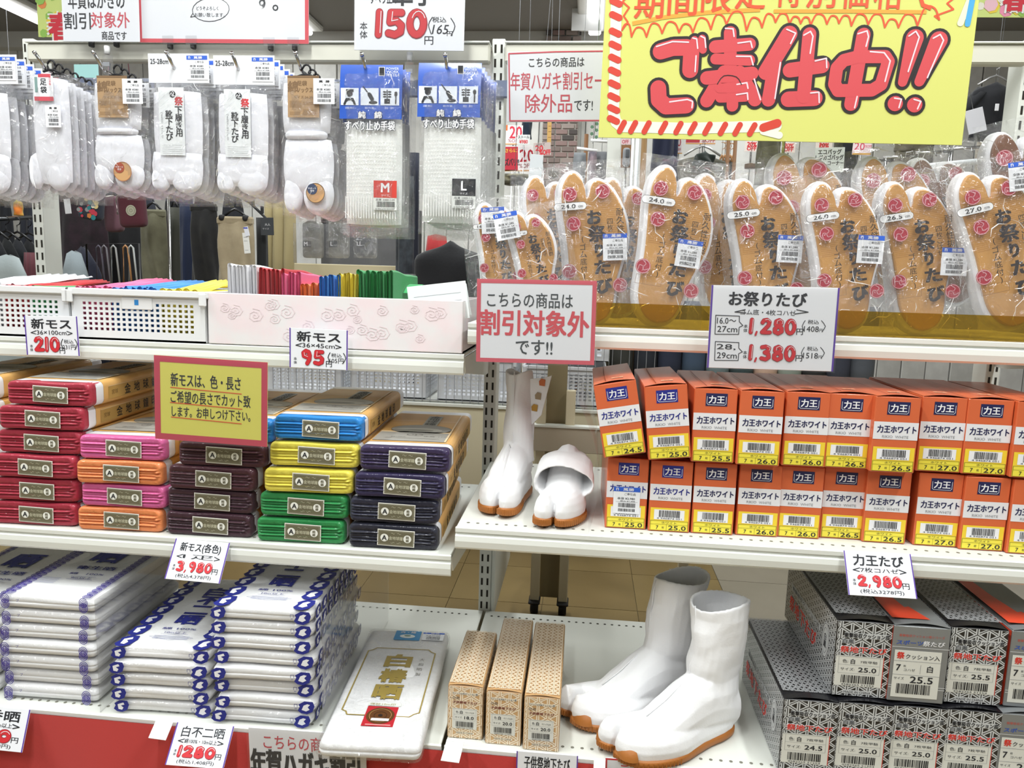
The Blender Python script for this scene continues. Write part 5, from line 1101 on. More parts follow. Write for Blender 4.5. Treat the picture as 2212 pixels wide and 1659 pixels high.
def tabi_pack(size, cleft, heel, Y, lab, brown=False, lx=1, back=False, Hs=None, st=(.062, .5), st_rot=.12):
    a, b = at(*cleft, Y), at(*heel, Y); ez = (a-b); Hh = ez.length/.838 if not Hs else Hs; ez.normalize()
    tz = Matrix.Rotation(math.radians(-4), 3, 'X') @ Vector((ez.x, 0, ez.z)); ex = Vector((ez.z, 0, -ez.x))
    t = thing('tabi_pack', lab, 'tabi', group='bagged festival tabi on the upper right shelf', mw=frame(b+Vector((0, -.0, 0)), ex, tz)); S = Hh; M = BRN if brown else AMB
    O = [(p[0]*S, p[1]*S) for p in OUT]
    cx = sum(p[0] for p in O)/len(O)
    def off(P, e, dx=0):
        o = []; n = len(P)
        for i in range(n):
            d = Vector((P[(i+1) % n][0]-P[i-1][0], P[(i+1) % n][1]-P[i-1][1])).normalized(); k = e*(.35 if abs(P[i][0]-.005*S) < .03*S and P[i][1] > .8*S else 1); o.append((P[i][0]-d.y*k+dx, P[i][1]+d.x*k))
        return o
    Wd = off(O, .006); cc = [(p[0], p[1]) for p in Wd]
    g = MB(); rings = []
    for yy, e, dx in ((-.0015, .0015, 0), (.001, .0055, -.001), (.007, .0075, -.003), (.016, .008, -.006), (.024, .004, -.008)): rings.append([(p[0], yy, p[1]) for p in off(O, e, dx)])
    g.loft(rings, FAB, caps=(True, True)); g.build('canvas_shoe', t)
    g = MB(); g.loft([[(p[0], -.0015, p[1]) for p in off(O, -.0005)], [(p[0], -.006, p[1]) for p in off(O, -.001)], [(p[0], -.0075, p[1]) for p in off(O, -.0035)]], M, caps=(True, True), smooth=False)
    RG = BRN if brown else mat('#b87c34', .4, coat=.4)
    for k in range(34):
        zz = S*(.52+.43*k/34); xs = [p[0] for p in O if abs(p[1]-zz) < S*.03]
        if not xs: continue
        if zz > .85*S:
            for q in (-1, 1):
                xq = [x for x in xs if (x-.005*S)*q > .015*S]
                if len(xq) > 1 and max(xq)-min(xq) > .02*S: g.rect(min(xq)+.004, max(xq)-.004, zz, zz+.0006, -.0077, RG)
        else: g.rect(min(xs)+.005, max(xs)-.005, zz, zz+.0006, -.0077, RG)
    g.build('rubber_sole', t)
    g = MB(); y = -.0165
    for ch, px_, pz_, hh_, ww_ in (('お', .01, .708, .088, .088), ('祭', .03, .6, .108, .112), ('り', .046, .49, .085, .05), ('た', .07, .38, .088, .1), ('び', .083, .255, .098, .1)):
        q = U(px_, pz_); g.text(ch, S*q[0], S*q[1], S*hh_, y, BLK, w=S*ww_, bold=.1 if ch != '祭' else .06)
    for tx, px_, pz_, hh_, L_ in (('(ゴム底付)', -.06, .43, .044, .3), ('四枚こはぜ', .12, .61, .036, .2), ('耐久性抜群', .188, .648, .05, .28)): q = U(px_, pz_); g.text(tx, S*q[0], S*q[1], S*hh_, y, mat('#2f241a', .6), w=S*L_, bold=.012, vert=True)
    for px_, pz_ in ((-.157, .847), (.065, .884), (-.13, .653), (-.155, .333), (.19, .27)): q = U(px_, pz_); seal(g, S*q[0], S*q[1], S*.05, y)
    if not brown:
        for q in ((-.17, -.0, .3, .302), (-.17, 0, .24, .242), (-.17, -.168, .24, .3), (0, .002, .24, .3), (-.12, -.118, .24, .3)): g.rect(S*q[0], S*q[1], S*q[2], S*q[3], y, mat('#8a6038', .6))
    g.build('bag_print', t)
    if size:
        g = MB(); cxs, czs = [S*q for q in U(-.153, .767)]; w, h = S*.085, S*.024
        for m_, e, q in ((INK, .0007, 0), (mat('#f4f4f6', .5), 0, .0003)): g.box(cxs-w, cxs+w, y-.0003-q, y-q, czs-h-e, czs+h+e, m_); g.disc(cxs-w, czs, h+e, y-.0004-q, m_, 14); g.disc(cxs+w, czs, h+e, y-.0004-q, m_, 14)
        g.text(size, cxs-w*.15, czs, h*1.15, y-.0012, INK, w=w*1.15, bold=.03); g.text('cm', cxs+w*.82, czs-h*.2, h*.55, y-.0012, INK); g.build('size_label', t)
        sticker(t, st[0], st[1]*S, y-.001, .047, .052, rot=st_rot)
    bw = .079 if S > .25 else .07
    bagmesh(t, -bw+.004, bw+.014, -.008, S*1.1, .0165, M=BAG, sd=S*50+cleft[0]*.01, nu=18, nv=34, y0=.0, nc=32)
    return t
for sz, c_, h_, Y, lab, kw in (
    ('16.0', (1066, 478), (1082, 650), -.335, 'small bagged amber tabi, leftmost and half hidden behind the 16.0 one', dict(st=(.0, .84), st_rot=.05)),
    ('16.0', (1138, 494), (1166, 655), -.375, 'small bagged amber tabi marked 16.0 above the pink bordered notice', dict(st=(-.037, .9), st_rot=.0)),
    ('24.0', (1266, 429), (1278, 697), -.352, 'bagged amber tabi marked 24.0, left one of the two', dict(st=(.052, .50), st_rot=.03)),
    ('24.0', (1461, 424), (1411, 697), -.378, 'bagged amber tabi marked 24.0, right one with bright glare', dict(st=(.042, .48), st_rot=.0)),
    ('25.0', (1640, 444), (1657, 708), -.35, 'bagged amber tabi marked 25.0 above the two-price sign', dict(st=(.05, .52), st_rot=.16)),
    ('26.0', (1811, 450), (1828, 712), -.378, 'bagged amber tabi marked 26.0 just right of the two-price sign', dict(st=(.05, .53), st_rot=.18)),
    ('26.5', (1971, 450), (1990, 715), -.352, 'bagged amber tabi marked 26.5 beside the darker 27.0 pack', dict(st=(.064, .44), st_rot=.18)),
    ('27.0', (2142, 429), (2186, 706), -.378, 'darker bagged tabi marked 27.0 at the right edge', dict(st=(.058, .93), st_rot=.12, brown=False))):
    tabi_pack(sz, c_, h_, Y, lab, **kw)
for c_, h_, Y, lab, br in (
    ((1345, 440), (1332, 680), -.29, 'bagged amber tabi in the back row between the two 24.0 packs', False), ((1556, 430), (1566, 680), -.29, 'bagged amber tabi in the back row left of the 25.0 pack', False),
    ((1733, 388), (1772, 664), -.28, 'bagged amber tabi in the back row right of the chrome sign pole', False), ((1925, 396), (1950, 668), -.28, 'bagged amber tabi in the back row left of the brown one', False),
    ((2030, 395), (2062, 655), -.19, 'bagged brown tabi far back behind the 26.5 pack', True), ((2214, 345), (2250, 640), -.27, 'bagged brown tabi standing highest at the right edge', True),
    ((1180, 430), (1190, 655), -.28, 'bagged tabi in the back row behind the 16.0 pack', False)):
    tabi_pack(None, c_, h_, Y, lab, brown=br)
t = thing('front_guard', 'clear acrylic guard with yellow tinted lower band on the upper right shelf', 'guard', (.03, -.4165, .951))
MB().box(0, 1.17, -.001, .0, 0, .046, YTINT).build('tinted_band', t); MB().box(0, 1.17, -.001, .0, .046, .087, CLEAR).build('clear_band', t)
# ================================================================== WHITE TABI BOOTS
GUM = mat('#a9682c', .5, bump=(60, .4, .002), name='gum_rubber'); CANV = mat('#f1f1f3', .85, sheen=.3, bump=(260, .35, .0008), name='boot_canvas')
def boot(kind, S, mir, lab, loc, rz, hh=.27, lean=(0, 0), seed=1, curl=1):
    t = thing('tabi_boot', lab, 'boot', loc, rz); mx = -1 if mir else 1
    P2 = [(p[0]*S*.84*mx, -p[1]*S*.97) for p in OUTW]     # plan outline, toe towards -y
    def off(e):
        o = []; n = len(P2)
        for i in range(n):
            d = Vector((P2[(i+1) % n][0]-P2[i-1][0], P2[(i+1) % n][1]-P2[i-1][1])).normalized()
            k = e*(.3 if abs(P2[i][0]*mx+.028*S) < .03*S and P2[i][1] < -.8*S else 1); o.append((P2[i][0]-d.y*k*mx*-1, P2[i][1]+d.x*k*mx*-1))
        return o
    def lift(y): return curl*.012*max(0, (-y/S-.78)/.22)**2
    def bend(p, z): return (p[0], p[1], z+lift(p[1]))
    g = MB(); q = .012
    R = [[bend(p, z) for p in off(e)] for z, e in ((.008, -.003), (.014, 0.001), (.028, .003), (.042, .0), (.053, -.006), (.06, -.014))]
    if mir: R = [r[::-1] for r in R]
    g.loft(R, CANV)
    sec = [(.008, .014, .02, .07), (-.006, .032, .01, .105), (-.035, .040, .009, .13), (-.08, .042, .009, .142), (-.12, .043, .009, .122), (-.16, .045, .009, .094), (-.2, .04, .012, .07), (-.225, .026, .014, .056)]
    f_ = S/.285; rr = []
    for y, w, zb, zt in sec:
        zc, hz = (zb+zt)/2, (zt-zb)/2; rr.append([(.004*mx+w*f_*math.cos(a*math.pi/8), y*f_, zc+hz*f_*math.sin(a*math.pi/8)) for a in range(16)])
    g.loft(rr[::-1], CANV)
    # shaft: hollow sleeve along a path
    if kind == 'up': path = [((0+lean[0]*k/8+.003*math.sin(k*1.3+seed), -.05*f_+.012*f_*(k/8)+lean[1]*k/8, .075+(hh-.075)*k/8), (.038+.006*k/8+.002*math.sin(k*1.9+seed))*f_, (.056-.002*math.sin(k/8*3.1)+.006*k/8+.002*math.sin(k*2.3+seed))*f_, 0) for k in range(9)]
    elif kind == 'flat': path = [((0+lean[0]*k/8, -.05*f_+.02*(k/8)+lean[1]*k/8, .075+(hh-.075)*k/8), (.042-.006*k/8)*f_, (.056-.006*k/8)*f_, .35*k/8) for k in range(9)]
    else: path = [((0, -.045, .045), .042, .046, 0), ((0, -.045, .068), .046, .048, 0), ((.0, -.052, .08), .05, .044, .3), ((0, -.068, .087), .053, .038, .85), ((.002, -.09, .086), .056, .036, 1.25), ((.003, -.12, .08), .058, .037, 1.55), ((.004, -.155, .07), .06, .038, 1.75)]
    def rings(inner):
        o = []
        for j, (c, rx, ry, tl) in enumerate(path):
            w_ = .0048 if inner else 0; r = []
            for a in range(24):
                an = a*math.pi/12; x, y = (rx-w_)*math.cos(an), (ry-w_)*math.sin(an)
                rp = .0022*math.sin(an*3+j*.9+seed); x += rp*math.cos(an); y += rp*math.sin(an)
                topz = (.006*math.sin(an*2+seed) if j == len(path)-1 and kind != 'fold' else 0)
                r.append((c[0]+x, c[1]+y*math.cos(tl)*1., c[2]+topz-(y*math.sin(tl) if kind == 'fold' else 0)+(-y*.35*tl if kind == 'flat' else 0)) if kind != 'fold' else (c[0]+x, c[1]+y*math.cos(tl), c[2]+y*math.sin(tl)))
            o.append(r)
        return o
    ro, ri = rings(False), rings(True)
    if kind != 'fold': ri = ri[3:]
    else: ri = ri[2:]
    g.loft(ro+ri[::-1], CANV)
    raw = g.build('raw'); md = raw.modifiers.new('r', 'REMESH'); md.mode = 'VOXEL'; md.voxel_size = .0023; md.use_smooth_shade = True
    tx = bpy.data.textures.new('creases', 'CLOUDS'); tx.noise_scale = .07; dm = raw.modifiers.new('d', 'DISPLACE'); dm.texture = tx; dm.strength = .006; dm.mid_level = .5; dm.texture_coords = 'LOCAL'
    sm = raw.modifiers.new('s', 'SMOOTH'); sm.factor = .5; sm.iterations = 3
    me = bpy.data.meshes.new_from_object(raw.evaluated_get(bpy.context.evaluated_depsgraph_get())); bpy.data.objects.remove(raw)
    me.materials.clear(); me.materials.append(CANV); me.polygons.foreach_set('use_smooth', [True]*len(me.polygons)); me.polygons.foreach_set('material_index', [0]*len(me.polygons))
    o = bpy.data.objects.new('canvas_upper', me); C.objects.link(o); o.parent = t
    if kind != 'fold':
        g = MB(); g.tube([(c[0]+.0, c[1]-ry*1.0, c[2]-(0 if kind == 'up' else -ry*.35*tl)) for c, rx, ry, tl in path[::-1][:-1]]+[(.004*mx, -.125*f_, .121), (.003*mx, -.165*f_, .092), (0, -.2*f_, .071)], .0013, CANV, 6); g.tube([(c[0]-rx*.985*mx, c[1]+.004, c[2]-.002) for c, rx, ry, tl in path[::-1][:-2]], .0011, CANV, 6); g.build('seam', t)
    g = MB(); R = [[bend(p, z) for p in off(e)] for z, e in ((.0, .0), (.003, .004), (.012, .0045), (.0155, .002))]
    if mir: R = [r[::-1] for r in R]
    g.loft(R, GUM)
    n = len(P2); o4 = off(.0042); o5 = off(.0058)
    for i in range(0, n, 1):
        a, b = o4[i], o5[i]
        if a[1] > -.55*S: continue
        d = Vector((P2[(i+1) % n][0]-P2[i-1][0], P2[(i+1) % n][1]-P2[i-1][1])).normalized()*.0012; z0 = lift(a[1])
        g.add([(a[0]-d.x, a[1]-d.y, z0+.002), (b[0], b[1], z0+.002), (a[0]+d.x, a[1]+d.y, z0+.002), (a[0]-d.x, a[1]-d.y, z0+.013), (b[0], b[1], z0+.013), (a[0]+d.x, a[1]+d.y, z0+.013)], [(0, 1, 4, 3), (1, 2, 5, 4), (3, 4, 5)], GUM)
    g.build('rubber_sole', t)
    # rubber toe caps climbing over both toes
    for nm, cxn, cyn, rx, ry in () if kind in ('flat', 'fold') else (('toe_cap', -.148*.84, .90, .066, .085), ('toe_cap', .06*.84, .86, .10, .085)):
        g = MB(); rr = []; cx, cy = cxn*S*mx, -cyn*S
        for k in range(6):
            ph = k/5*math.pi/2*.92; rr.append([(cx+rx*S*math.cos(ph)*math.cos(a), cy-ry*S*math.cos(ph)*math.sin(a)+.0, .012+lift(cy-ry*S*.6)+.026*math.sin(ph)) for a in [math.pi*q/14 for q in range(15)]])
        g.loft(rr if not mir else [r[::-1] for r in rr], GUM, close=False, caps=(False, False)); g.build('toe_cap', t)
    return t
# the pair on the bottom deck
b = boot('up', .292, False, 'large white tabi boot in front, split toe with gum rubber caps', (.560, -.440, .167), math.radians(-58), hh=.268, lean=(.0, -.0), seed=1)
b = boot('up', .290, False, 'large white tabi boot behind, toe pointing at the beige boxes', (.482, -.350, .167), math.radians(-60), hh=.275, lean=(.0, .012), seed=4)
# the pair on the orange-box shelf
b = boot('flat', .225, True, 'tall white tabi boot standing beside the middle upright', (.118, -.240, .572), math.radians(-12), hh=.265, lean=(-.01, .0), seed=2, curl=.6)
g = MB(); fl_ = [(0, .0), (.040, .006), (.054, .012), (.034, -.075), (.012, -.1)]
g.poly([(p[0], p[1]) for p in fl_], -.001, CANV, t=.003); fo = g.build('side_flap', b); fo.location = (.012, -.035, .252)
for k, (x, z, c_) in enumerate(((.034, -.004, '#d07850'), (.026, -.034, '#a9967c'), (.019, -.06, '#c79a4e'))):
    g = MB(); g.poly([(x-.006, z-.007), (x+.006, z-.008), (x+.007, z+.006), (x-.002, z+.008), (x-.007, z+.002)], -.0025, mat(c_, .35, metal=.6), t=.001); g.build('metal_clasp', fo)
b = boot('fold', .235, False, 'white tabi boot with shaft folded forward, beside the orange boxes', (.218, -.278, .572), math.radians(-4), seed=3, curl=.5)
g = MB(); g.grid(lambda u, v: (.262+.022*math.sin(v*3.0)-.03*v*v+.004*u, -.535+.33*u, .572+.25*v), 10, 16, CLEARD); tag(g.build('divider'), 'clear bent plastic divider beside the leftmost orange shoeboxes', 'divider')
# ================================================================== SHOP BEHIND
def hang(name, lab, cat, x0, y0, x1, y1, Y, M, rip=7, amp=.012, dep=.035, sh=.0, taper=1., z1=None, group=None, legs=False, part='fabric', hanger=None, seed=0):
    """soft hanging garment spanning photo pixels x0..x1, y0..y1 at depth Y"""
    a, b_ = at(x0, y0, Y), at(x1, y1, Y); w = (b_.x-a.x)/2; cx = (a.x+b_.x)/2; zt = a.z; zb = z1 if z1 is not None else b_.z
    t = thing(name, lab, cat, (cx, Y, zt), group=group); H_ = zt-zb
    def body(xc, hw, za, zb_, nm, shoulders):
        g = MB(); rr = []; n = 40; L_ = 14
        for k in range(L_+1):
            v = k/L_; z = za+(zb_-za)*v; s_ = (1-min(shoulders, .72)*max(0, 1-v*5)**2.2)*(1+(taper-1)*v); r = []
            for q in range(n):
                an = q*2*math.pi/n; rp = amp*math.sin(an*rip+seed+nz(v*2, seed)*3)*(min(1, v*4+.1)); dp = dep*(.35+.65*min(1, v*5))
                r.append((xc+(hw*s_)*math.cos(an)+rp*.6*math.cos(an), (dp+rp)*math.sin(an), z-(shoulders*.03*abs(math.cos(an))*(1 if v < .01 else max(0, 1-v*5)))))
            rr.append(r)
        g.loft(rr, M); return g.build(nm, t)
    if legs:
        body(0, w, 0, -H_*.36, part, 0); body(-w*.5, w*.47, -H_*.32, -H_, 'leg', 0); body(w*.5, w*.47, -H_*.32, -H_, 'leg', 0)
        MB().box(-w*1.0, w*1.0, -dep*.5, dep*.5, -.035, .0, M, ch=.008).build('waistband', t)
    else: body(0, w, 0, -H_, part, sh)
    if z1 is None and b_.z > 1.12: MB().tube([(0, 0, 0), (0, 0, 2.87-zt)], .0012, GREY, 5).build('cord', t)
    if hanger:
        g = MB(); HM = mat(hanger, .35, metal=.7 if hanger == '#c8c8c8' else 0); g.tube([(-w*.8, 0, -.01), (-w*.3, 0, .02), (0, 0, .03), (w*.3, 0, .02), (w*.8, 0, -.01)], .005, HM, 6); g.tube([(0, 0, .03)]+[(.018*math.sin(k*.7), 0, .06+.018*(1-math.cos(k*.7))) for k in range(6)], .0022, HM, 6); g.build('hanger', t)
    return t
def fabm(c, d=None): return mat(c, .9, sheen=.15, bump=(90, .4, .002), vary=(d, 20) if d else None)
def rod(name, lab, cat, pts, r, M=CHROME, group=None, extra=None):
    p0 = V(*pts[0]); t = thing(name, lab, cat, p0, group=group); MB().tube([V(*p)-p0 for p in pts], r, M, 8).build('tube', t); return t
def card(name, lab, TL, TR, BL, Y, board, items, cat='sign', group=None, border=None):
    s = Sign(name, lab, TL, TR, BL, Y, board=mat(board, .6), sleeve=False, thick=.003, cat=cat, group=group, border=border)
    for it in items:
        if it[0] == 'T': s.T(*it[1:6], M=mat(it[6], .6), bold=it[7] if len(it) > 7 else .03)
        elif it[0] == 'R': s.R(*it[1:5], mat(it[5], .6))
    if Y > .5 and cat != 'tag':
        mw_ = s.t.matrix_world; g = MB(); zz = mw_.translation.z
        if name in ('sale_card', 'corner_sign', 'wood_board'): g.tube([(0, .006, -s.h*.5), (0, .006, -zz)], .003, CHROME, 6); g.build('stem', s.t)
        else: g.tube([(0, .004, s.h*.5), (0, .004, 2.87-zz)], .0012, GREY, 5); g.build('cord', s.t)
    return s.done()
FL = lambda Y: 0.002
# rear gondola with cream base, wire shelf and perforated baskets
t = thing('rear_gondola', 'cream rear gondola whose wire shelf carries white baskets', 'shelf', (-1.1, .96, 0)); PAN = mat('#d9d0b4', .5, name='cream_panel')
MB().box(0, 1.62, 0, .35, .02, .535, PAN, ch=.004).build('base_cabinet', t); MB().box(-.005, 1.625, -.012, .36, .535, .55, METAL, ch=.003).build('cap_rail', t)
g = MB()
for k in range(52): g.box(k*.0315-.001, k*.0315+.001, -.004, -.002, .55, .80, GREY)
for zz in (.56, .68, .8): g.box(0, 1.62, -.006, -.004, zz-.0015, zz+.0015, GREY)
g.build('wire_front', t, kind='stuff'); MB().box(0, 1.62, .0, .35, .552, .556, METAL).build('wire_tray', t)
for k in range(3): MB().box(1.165+k*.13, 1.17+k*.13, -.0145, -.0122, .03, .53, mat('#b8ae90', .5)).build('panel_joint', t)
for i, x in enumerate((-.86, -.52, -.17, .17)):
    basket('white perforated basket on the rear wire shelf, %s' % ['far left', 'second from the left', 'third, right of the middle upright', 'rightmost'][i], (x, .985, .558), .31, .15+(.02 if i == 2 else 0), .26, 0, 14, 8, M=mat('#d3d5da', .45), grp='white baskets on the rear wire shelf')
hb = basket('white perforated basket stacked higher behind the middle upright', (.19, 1.0, .73), .3, .12, .24, 0, 9, 4, M=mat('#d3d5da', .45), grp='white baskets on the rear wire shelf')
# trolley frame standing just behind the gondola
t = thing('trolley_frame', 'cream frame trolley on black castors standing behind the right bay', 'trolley', (.165, .36, 0)); PO = mat('#cfc4a8', .5)
MB().box(-.058, -.03, -.012, .012, .045, .74, PO, ch=.002).build('post', t); MB().box(.03, .058, -.012, .012, .045, .71, PO, ch=.002).build('post', t); MB().box(-.03, .03, .02, .03, .045, .9, mat('#8a7d5e', .5)).build('back_board', t)
MB().box(-.07, .42, -.03, -.012, .525, .60, mat('#b5aa98', .5), ch=.002).build('cross_rail', t); MB().box(-.07, .42, -.034, .0, .60, .606, METAL).build('rail_top', t)
MB().box(.39, .42, -.012, .012, .045, .60, PO, ch=.002).build('post', t)
for x in (-.044, .044, .405):
    g = MB(); g.tube([(x-.012, 0, .022), (x+.012, 0, .022)], .021, BLACK, 14); g.box(x-.018, x+.018, -.03, .03, .038, .046, BLACK, ch=.003); g.build('castor', t)
# rolled jeans in bins under the upper right shelf
RC = ['#4e4a3e', '#33332f', '#23262f', '#262c3e', '#3b4a5e', '#6d7d84', '#39494e', '#c8a898', '#8f9a94', '#2b2b2d', '#3a3d4a', '#50545c']
for i in range(12):
    p = at(1290+i*52, 775, 1.44); t = MB(); w_ = .052; cc = mat(RC[i], .9, bump=(80, .4, .002))
    t.loft([[(w_*math.cos(a*.3927)*(1+.05*nz(i, a)), .05*math.sin(a*.3927), z) for a in range(16)] for z in (0, .08, .2, .3, .34)], cc)
    for k in range(3): t.ring(0, .17, .012+.009*k, .0015, -.052, mat('#1c1c20', .9), 12) if 0 else None
    o = t.build('rolled_trousers'); o.location = (p.x, 1.44, .62); tag(o, 'rolled trousers standing upright on the rear shelf, %s from the left' % (['first', 'second', 'third', 'fourth', 'fifth', 'sixth', 'seventh', 'eighth', 'ninth', 'tenth', 'eleventh', 'twelfth'][i]), 'trousers', 'rolled trousers behind the orange boxes')
tag(MB().box(.25, 1.95, 1.34, 1.57, .02, .62, mat('#c3b994', .5), ch=.004).build('rear_cabinet'), 'cream rear cabinet carrying the rolled trousers', 'cabinet')
tag(MB().box(-2.9, -1.0, 2.62, 2.9, .0, .78, mat('#3b3a3c', .8), ch=.01).build('rear_table'), 'dark rear table far behind the left bay', 'table')
# ---- garments seen through the left bay
DG = [fabm(c) for c in ('#15161a', '#1b1c21', '#131518', '#202228')]
rod('rack_rail', 'dark steel clothes rail at the far left edge', 'rail', [at(-60, 476, 1.16), at(66, 470, 1.60)], .010, mat('#6a6c70', .3, metal=1))
for i in range(5):
    x = -40+i*24; hang('hanging_jacket', 'dark jacket on the far left clothes rail, %s' % ['first, cut by the edge', 'second', 'third', 'fourth', 'nearest the upright'][i], 'jacket', x-30, 508+i*2, x+50, 640, 1.2+.085*i, DG[i % 4], rip=4, sh=.75, hanger='#15161a', dep=.022, z1=.012, group='dark jackets on the left clothes rail', seed=i)
hang('grey_sweater', 'pale grey sweater with dark stripes above the left basket', 'sweater', -30, 548, 70, 640, 1.1, fabm('#9aa4a6'), rip=3, sh=.5, seed=3, z1=.012)
hang('grey_sweater', 'pale grey sweater right of the left upright', 'sweater', 128, 540, 196, 640, 1.12, fabm('#8c979d'), rip=3, sh=.5, seed=5, z1=.012)
hang('burgundy_scarf', 'burgundy ribbed scarf left of the left upright', 'scarf', 52, 545, 84, 620, 1.3, fabm('#5b2c34'), rip=9, seed=5, z1=.012)
hang('plum_coat', 'dark plum coat hanging behind the left upright', 'coat', 118, 400, 236, 600, 1.5, fabm('#2b1a24', '#1c1218'), rip=6, sh=.3, seed=8, z1=.012)
hang('dark_coat', 'near black coat hanging left of the khaki trousers', 'coat', 200, 410, 310, 620, 1.62, fabm('#121216'), rip=5, sh=.3, seed=9, z1=.012)
hang('navy_blouse', 'dark navy blouse hanging low behind the left basket', 'blouse', 136, 530, 226, 620, 1.35, fabm('#171a2c'), rip=5, sh=.8, seed=2, z1=.012)
def pouch(lab, x0, y0, x1, y1, Y, M, tilt, medal=False, pat=False):
    a, b_ = at(x0, y0, Y), at(x1, y1, Y); w, h = b_.x-a.x, a.z-b_.z; t = thing('shoulder_bag', lab, 'bag', ((a.x+b_.x)/2, Y, (a.z+b_.z)/2)); t.rotation_euler = (0, tilt, 0)
    MB().rbox(w, .05, h, .02, M, n=(6, 3, 6)).build('body', t)
    g = MB(); g.tube([(-w*.46, -.026, -h*.1), (-w*.46, -.027, h*.36), (-w*.38, -.027, h*.47), (w*.3, -.027, h*.49)], .0035, mat('#b8b0ac', .35, metal=.7), 6); g.build('zip', t)
    MB().tube([(w*.3, 0, h*.48), (w*.45, .01, h*.8), (w*.2, .03, h*1.3), (w*.2, .03, 2.8-(a.z+b_.z)/2)], .0022, M, 6).build('strap', t)
    if medal: g = MB(); g.disc(w*.08, h*.0, .022, -.0275, mat('#c4c2ac', .4, metal=.5), 20); g.ring(w*.08, 0, .016, .0015, -.028, mat('#7e7c68', .5), 18); g.ring(w*.08, 0, .006, .0015, -.028, mat('#7e7c68', .5), 12); g.build('medallion', t)
    if pat:
        g = MB(); R = random.Random(2)
        for k in range(34): g.disc(R.uniform(-w*.42, w*.42), R.uniform(-h*.42, h*.42), R.uniform(.006, .013), -.0262-.0002*k/10, mat(R.choice(['#c03a4c', '#2a7f86', '#d8c48c', '#1f2c50', '#8a8f90', '#c87a3c', '#e2dcc8']), .7), R.choice((5, 6, 8)))
        g.build('flower_print', t)
    return t
pouch('small patterned pouch with multicoloured flower print', 172, 412, 224, 476, 1.2, fabm('#2a2f3c'), .12, pat=True)
pouch('dusty mauve shoulder bag half behind the maroon one', 226, 424, 266, 502, 1.29, fabm('#6b4a55'), -.05)
pouch('maroon shoulder bag with round silver medallion', 258, 420, 316, 492, 1.12, fabm('#501f2b'), -.06, medal=True)
tg = card('hang_tag', 'white swing tag on the plum coat', (136, 430), (149, 429), (142, 462), 1.3, '#dcdce0', [], cat='tag')
rod('strap_rack', 'thin black rail with hanging straps behind the left basket', 'rack', [V(at(186, 527, 1.15).x, 1.15, 0), at(186, 527, 1.15), at(300, 526, 1.15), V(at(300, 526, 1.15).x, 1.15, 0)], .004, mat('#3a3a3c', .4))
for i, (x, c_) in enumerate(((214, '#5a5664'), (226, '#77747c'), (246, '#a5a7a8'), (272, '#b8875a'), (284, '#bfc3c4'))):
    p = at(x, 530, 1.15); t = MB(); t.tube([(-.014, -.004, -.16), (-.010, -.004, -.01), (0, -.004, .0), (.010, -.004, -.01), (.022, -.004, -.16)], .004, mat(c_, .6), 6); o = t.build('hanging_strap'); o.location = p; tag(o, 'looped strap hanging on the thin black rail, %s from the left' % ['first', 'second', 'third', 'fourth, tan', 'fifth, pale'][i], 'strap', 'straps on the thin rail')
PG = 'trousers hanging behind the pink box'
hang('hanging_trousers', 'khaki grey trousers hanging left of the chrome pole', 'trousers', 304, 452, 366, 700, 1.3, fabm('#6f6d58', '#65634f'), rip=4, amp=.006, dep=.03, z1=.012, legs=True, hanger='#15161a', group=PG)
hang('hanging_trousers', 'dark olive trousers hanging right of the chrome pole', 'trousers', 366, 448, 396, 700, 1.38, fabm('#34352c'), rip=4, amp=.006, z1=.012, group=PG, hanger='#15161a')
hang('hanging_trousers', 'navy trousers hanging between olive and black ones', 'trousers', 388, 428, 424, 700, 1.3, fabm('#17233f'), rip=4, amp=.007, z1=.012, group=PG)
hang('hanging_trousers', 'black trousers with clip hanger left of the beige ones', 'trousers', 412, 440, 474, 700, 1.24, fabm('#151517', '#1d1d1c'), rip=5, amp=.007, z1=.012, legs=True, hanger='#15161a', group=PG)
bt = hang('hanging_trousers', 'beige trousers with two white swing tags', 'trousers', 470, 467, 551, 720, 1.12, fabm('#a3957a', '#9a8c72'), rip=5, amp=.008, dep=.035, z1=.012, legs=True, hanger='#15161a', group=PG)
for x in (-.05, .05): g = MB(); g.rbox(.022, .03, .024, .009, BLACK, n=(2, 2, 2)); o = g.build('clip', bt); o.location = (x, -.012, -.006)
card('hang_tag', 'long white swing tag on the beige trousers', (524, 503), (537, 502), (527, 548), 1.04, '#e9e9e6', [('R', 527, 512, 535, 513, '#9a9a9a'), ('R', 527, 520, 535, 521, '#9a9a9a'), ('R', 529, 540, 536, 541, '#9a9a9a')], cat='tag')
card('hang_tag', 'small white swing tag with blue top on the beige trousers', (526, 491), (535, 489), (530, 511), 1.035, '#e4e6f0', [('R', 526, 491, 535, 494, '#4a55b8')], cat='tag')
rod('rack_pole', 'thin chrome pole standing before the khaki trousers', 'pole', [at(363, 425, 1.05), V(at(368, 640, 1.05).x, 1.05, 0)], .0055)
g = MB(); p0 = at(540, 445, 1.3); o = thing('sloped_arm', 'black sloped display arm above the beige trousers', 'rack', p0); MB().tube([(-.08, 0, .06), (.0, 0, .015), (.07, 0, -.05), (.075, 0, -p0.z)], .007, BLACK, 8).build('arm', o)
for k in range(3): MB().box(-.03+k*.04, -.022+k*.04, -.008, .008, .03-k*.03, .06-k*.03, BLACK).build('peg', o)
hang('black_bag', 'narrow black bag hanging right of the beige trousers', 'bag', 553, 470, 578, 700, 1.2, fabm('#1d1e20'), rip=3, amp=.004, dep=.02, z1=.012)
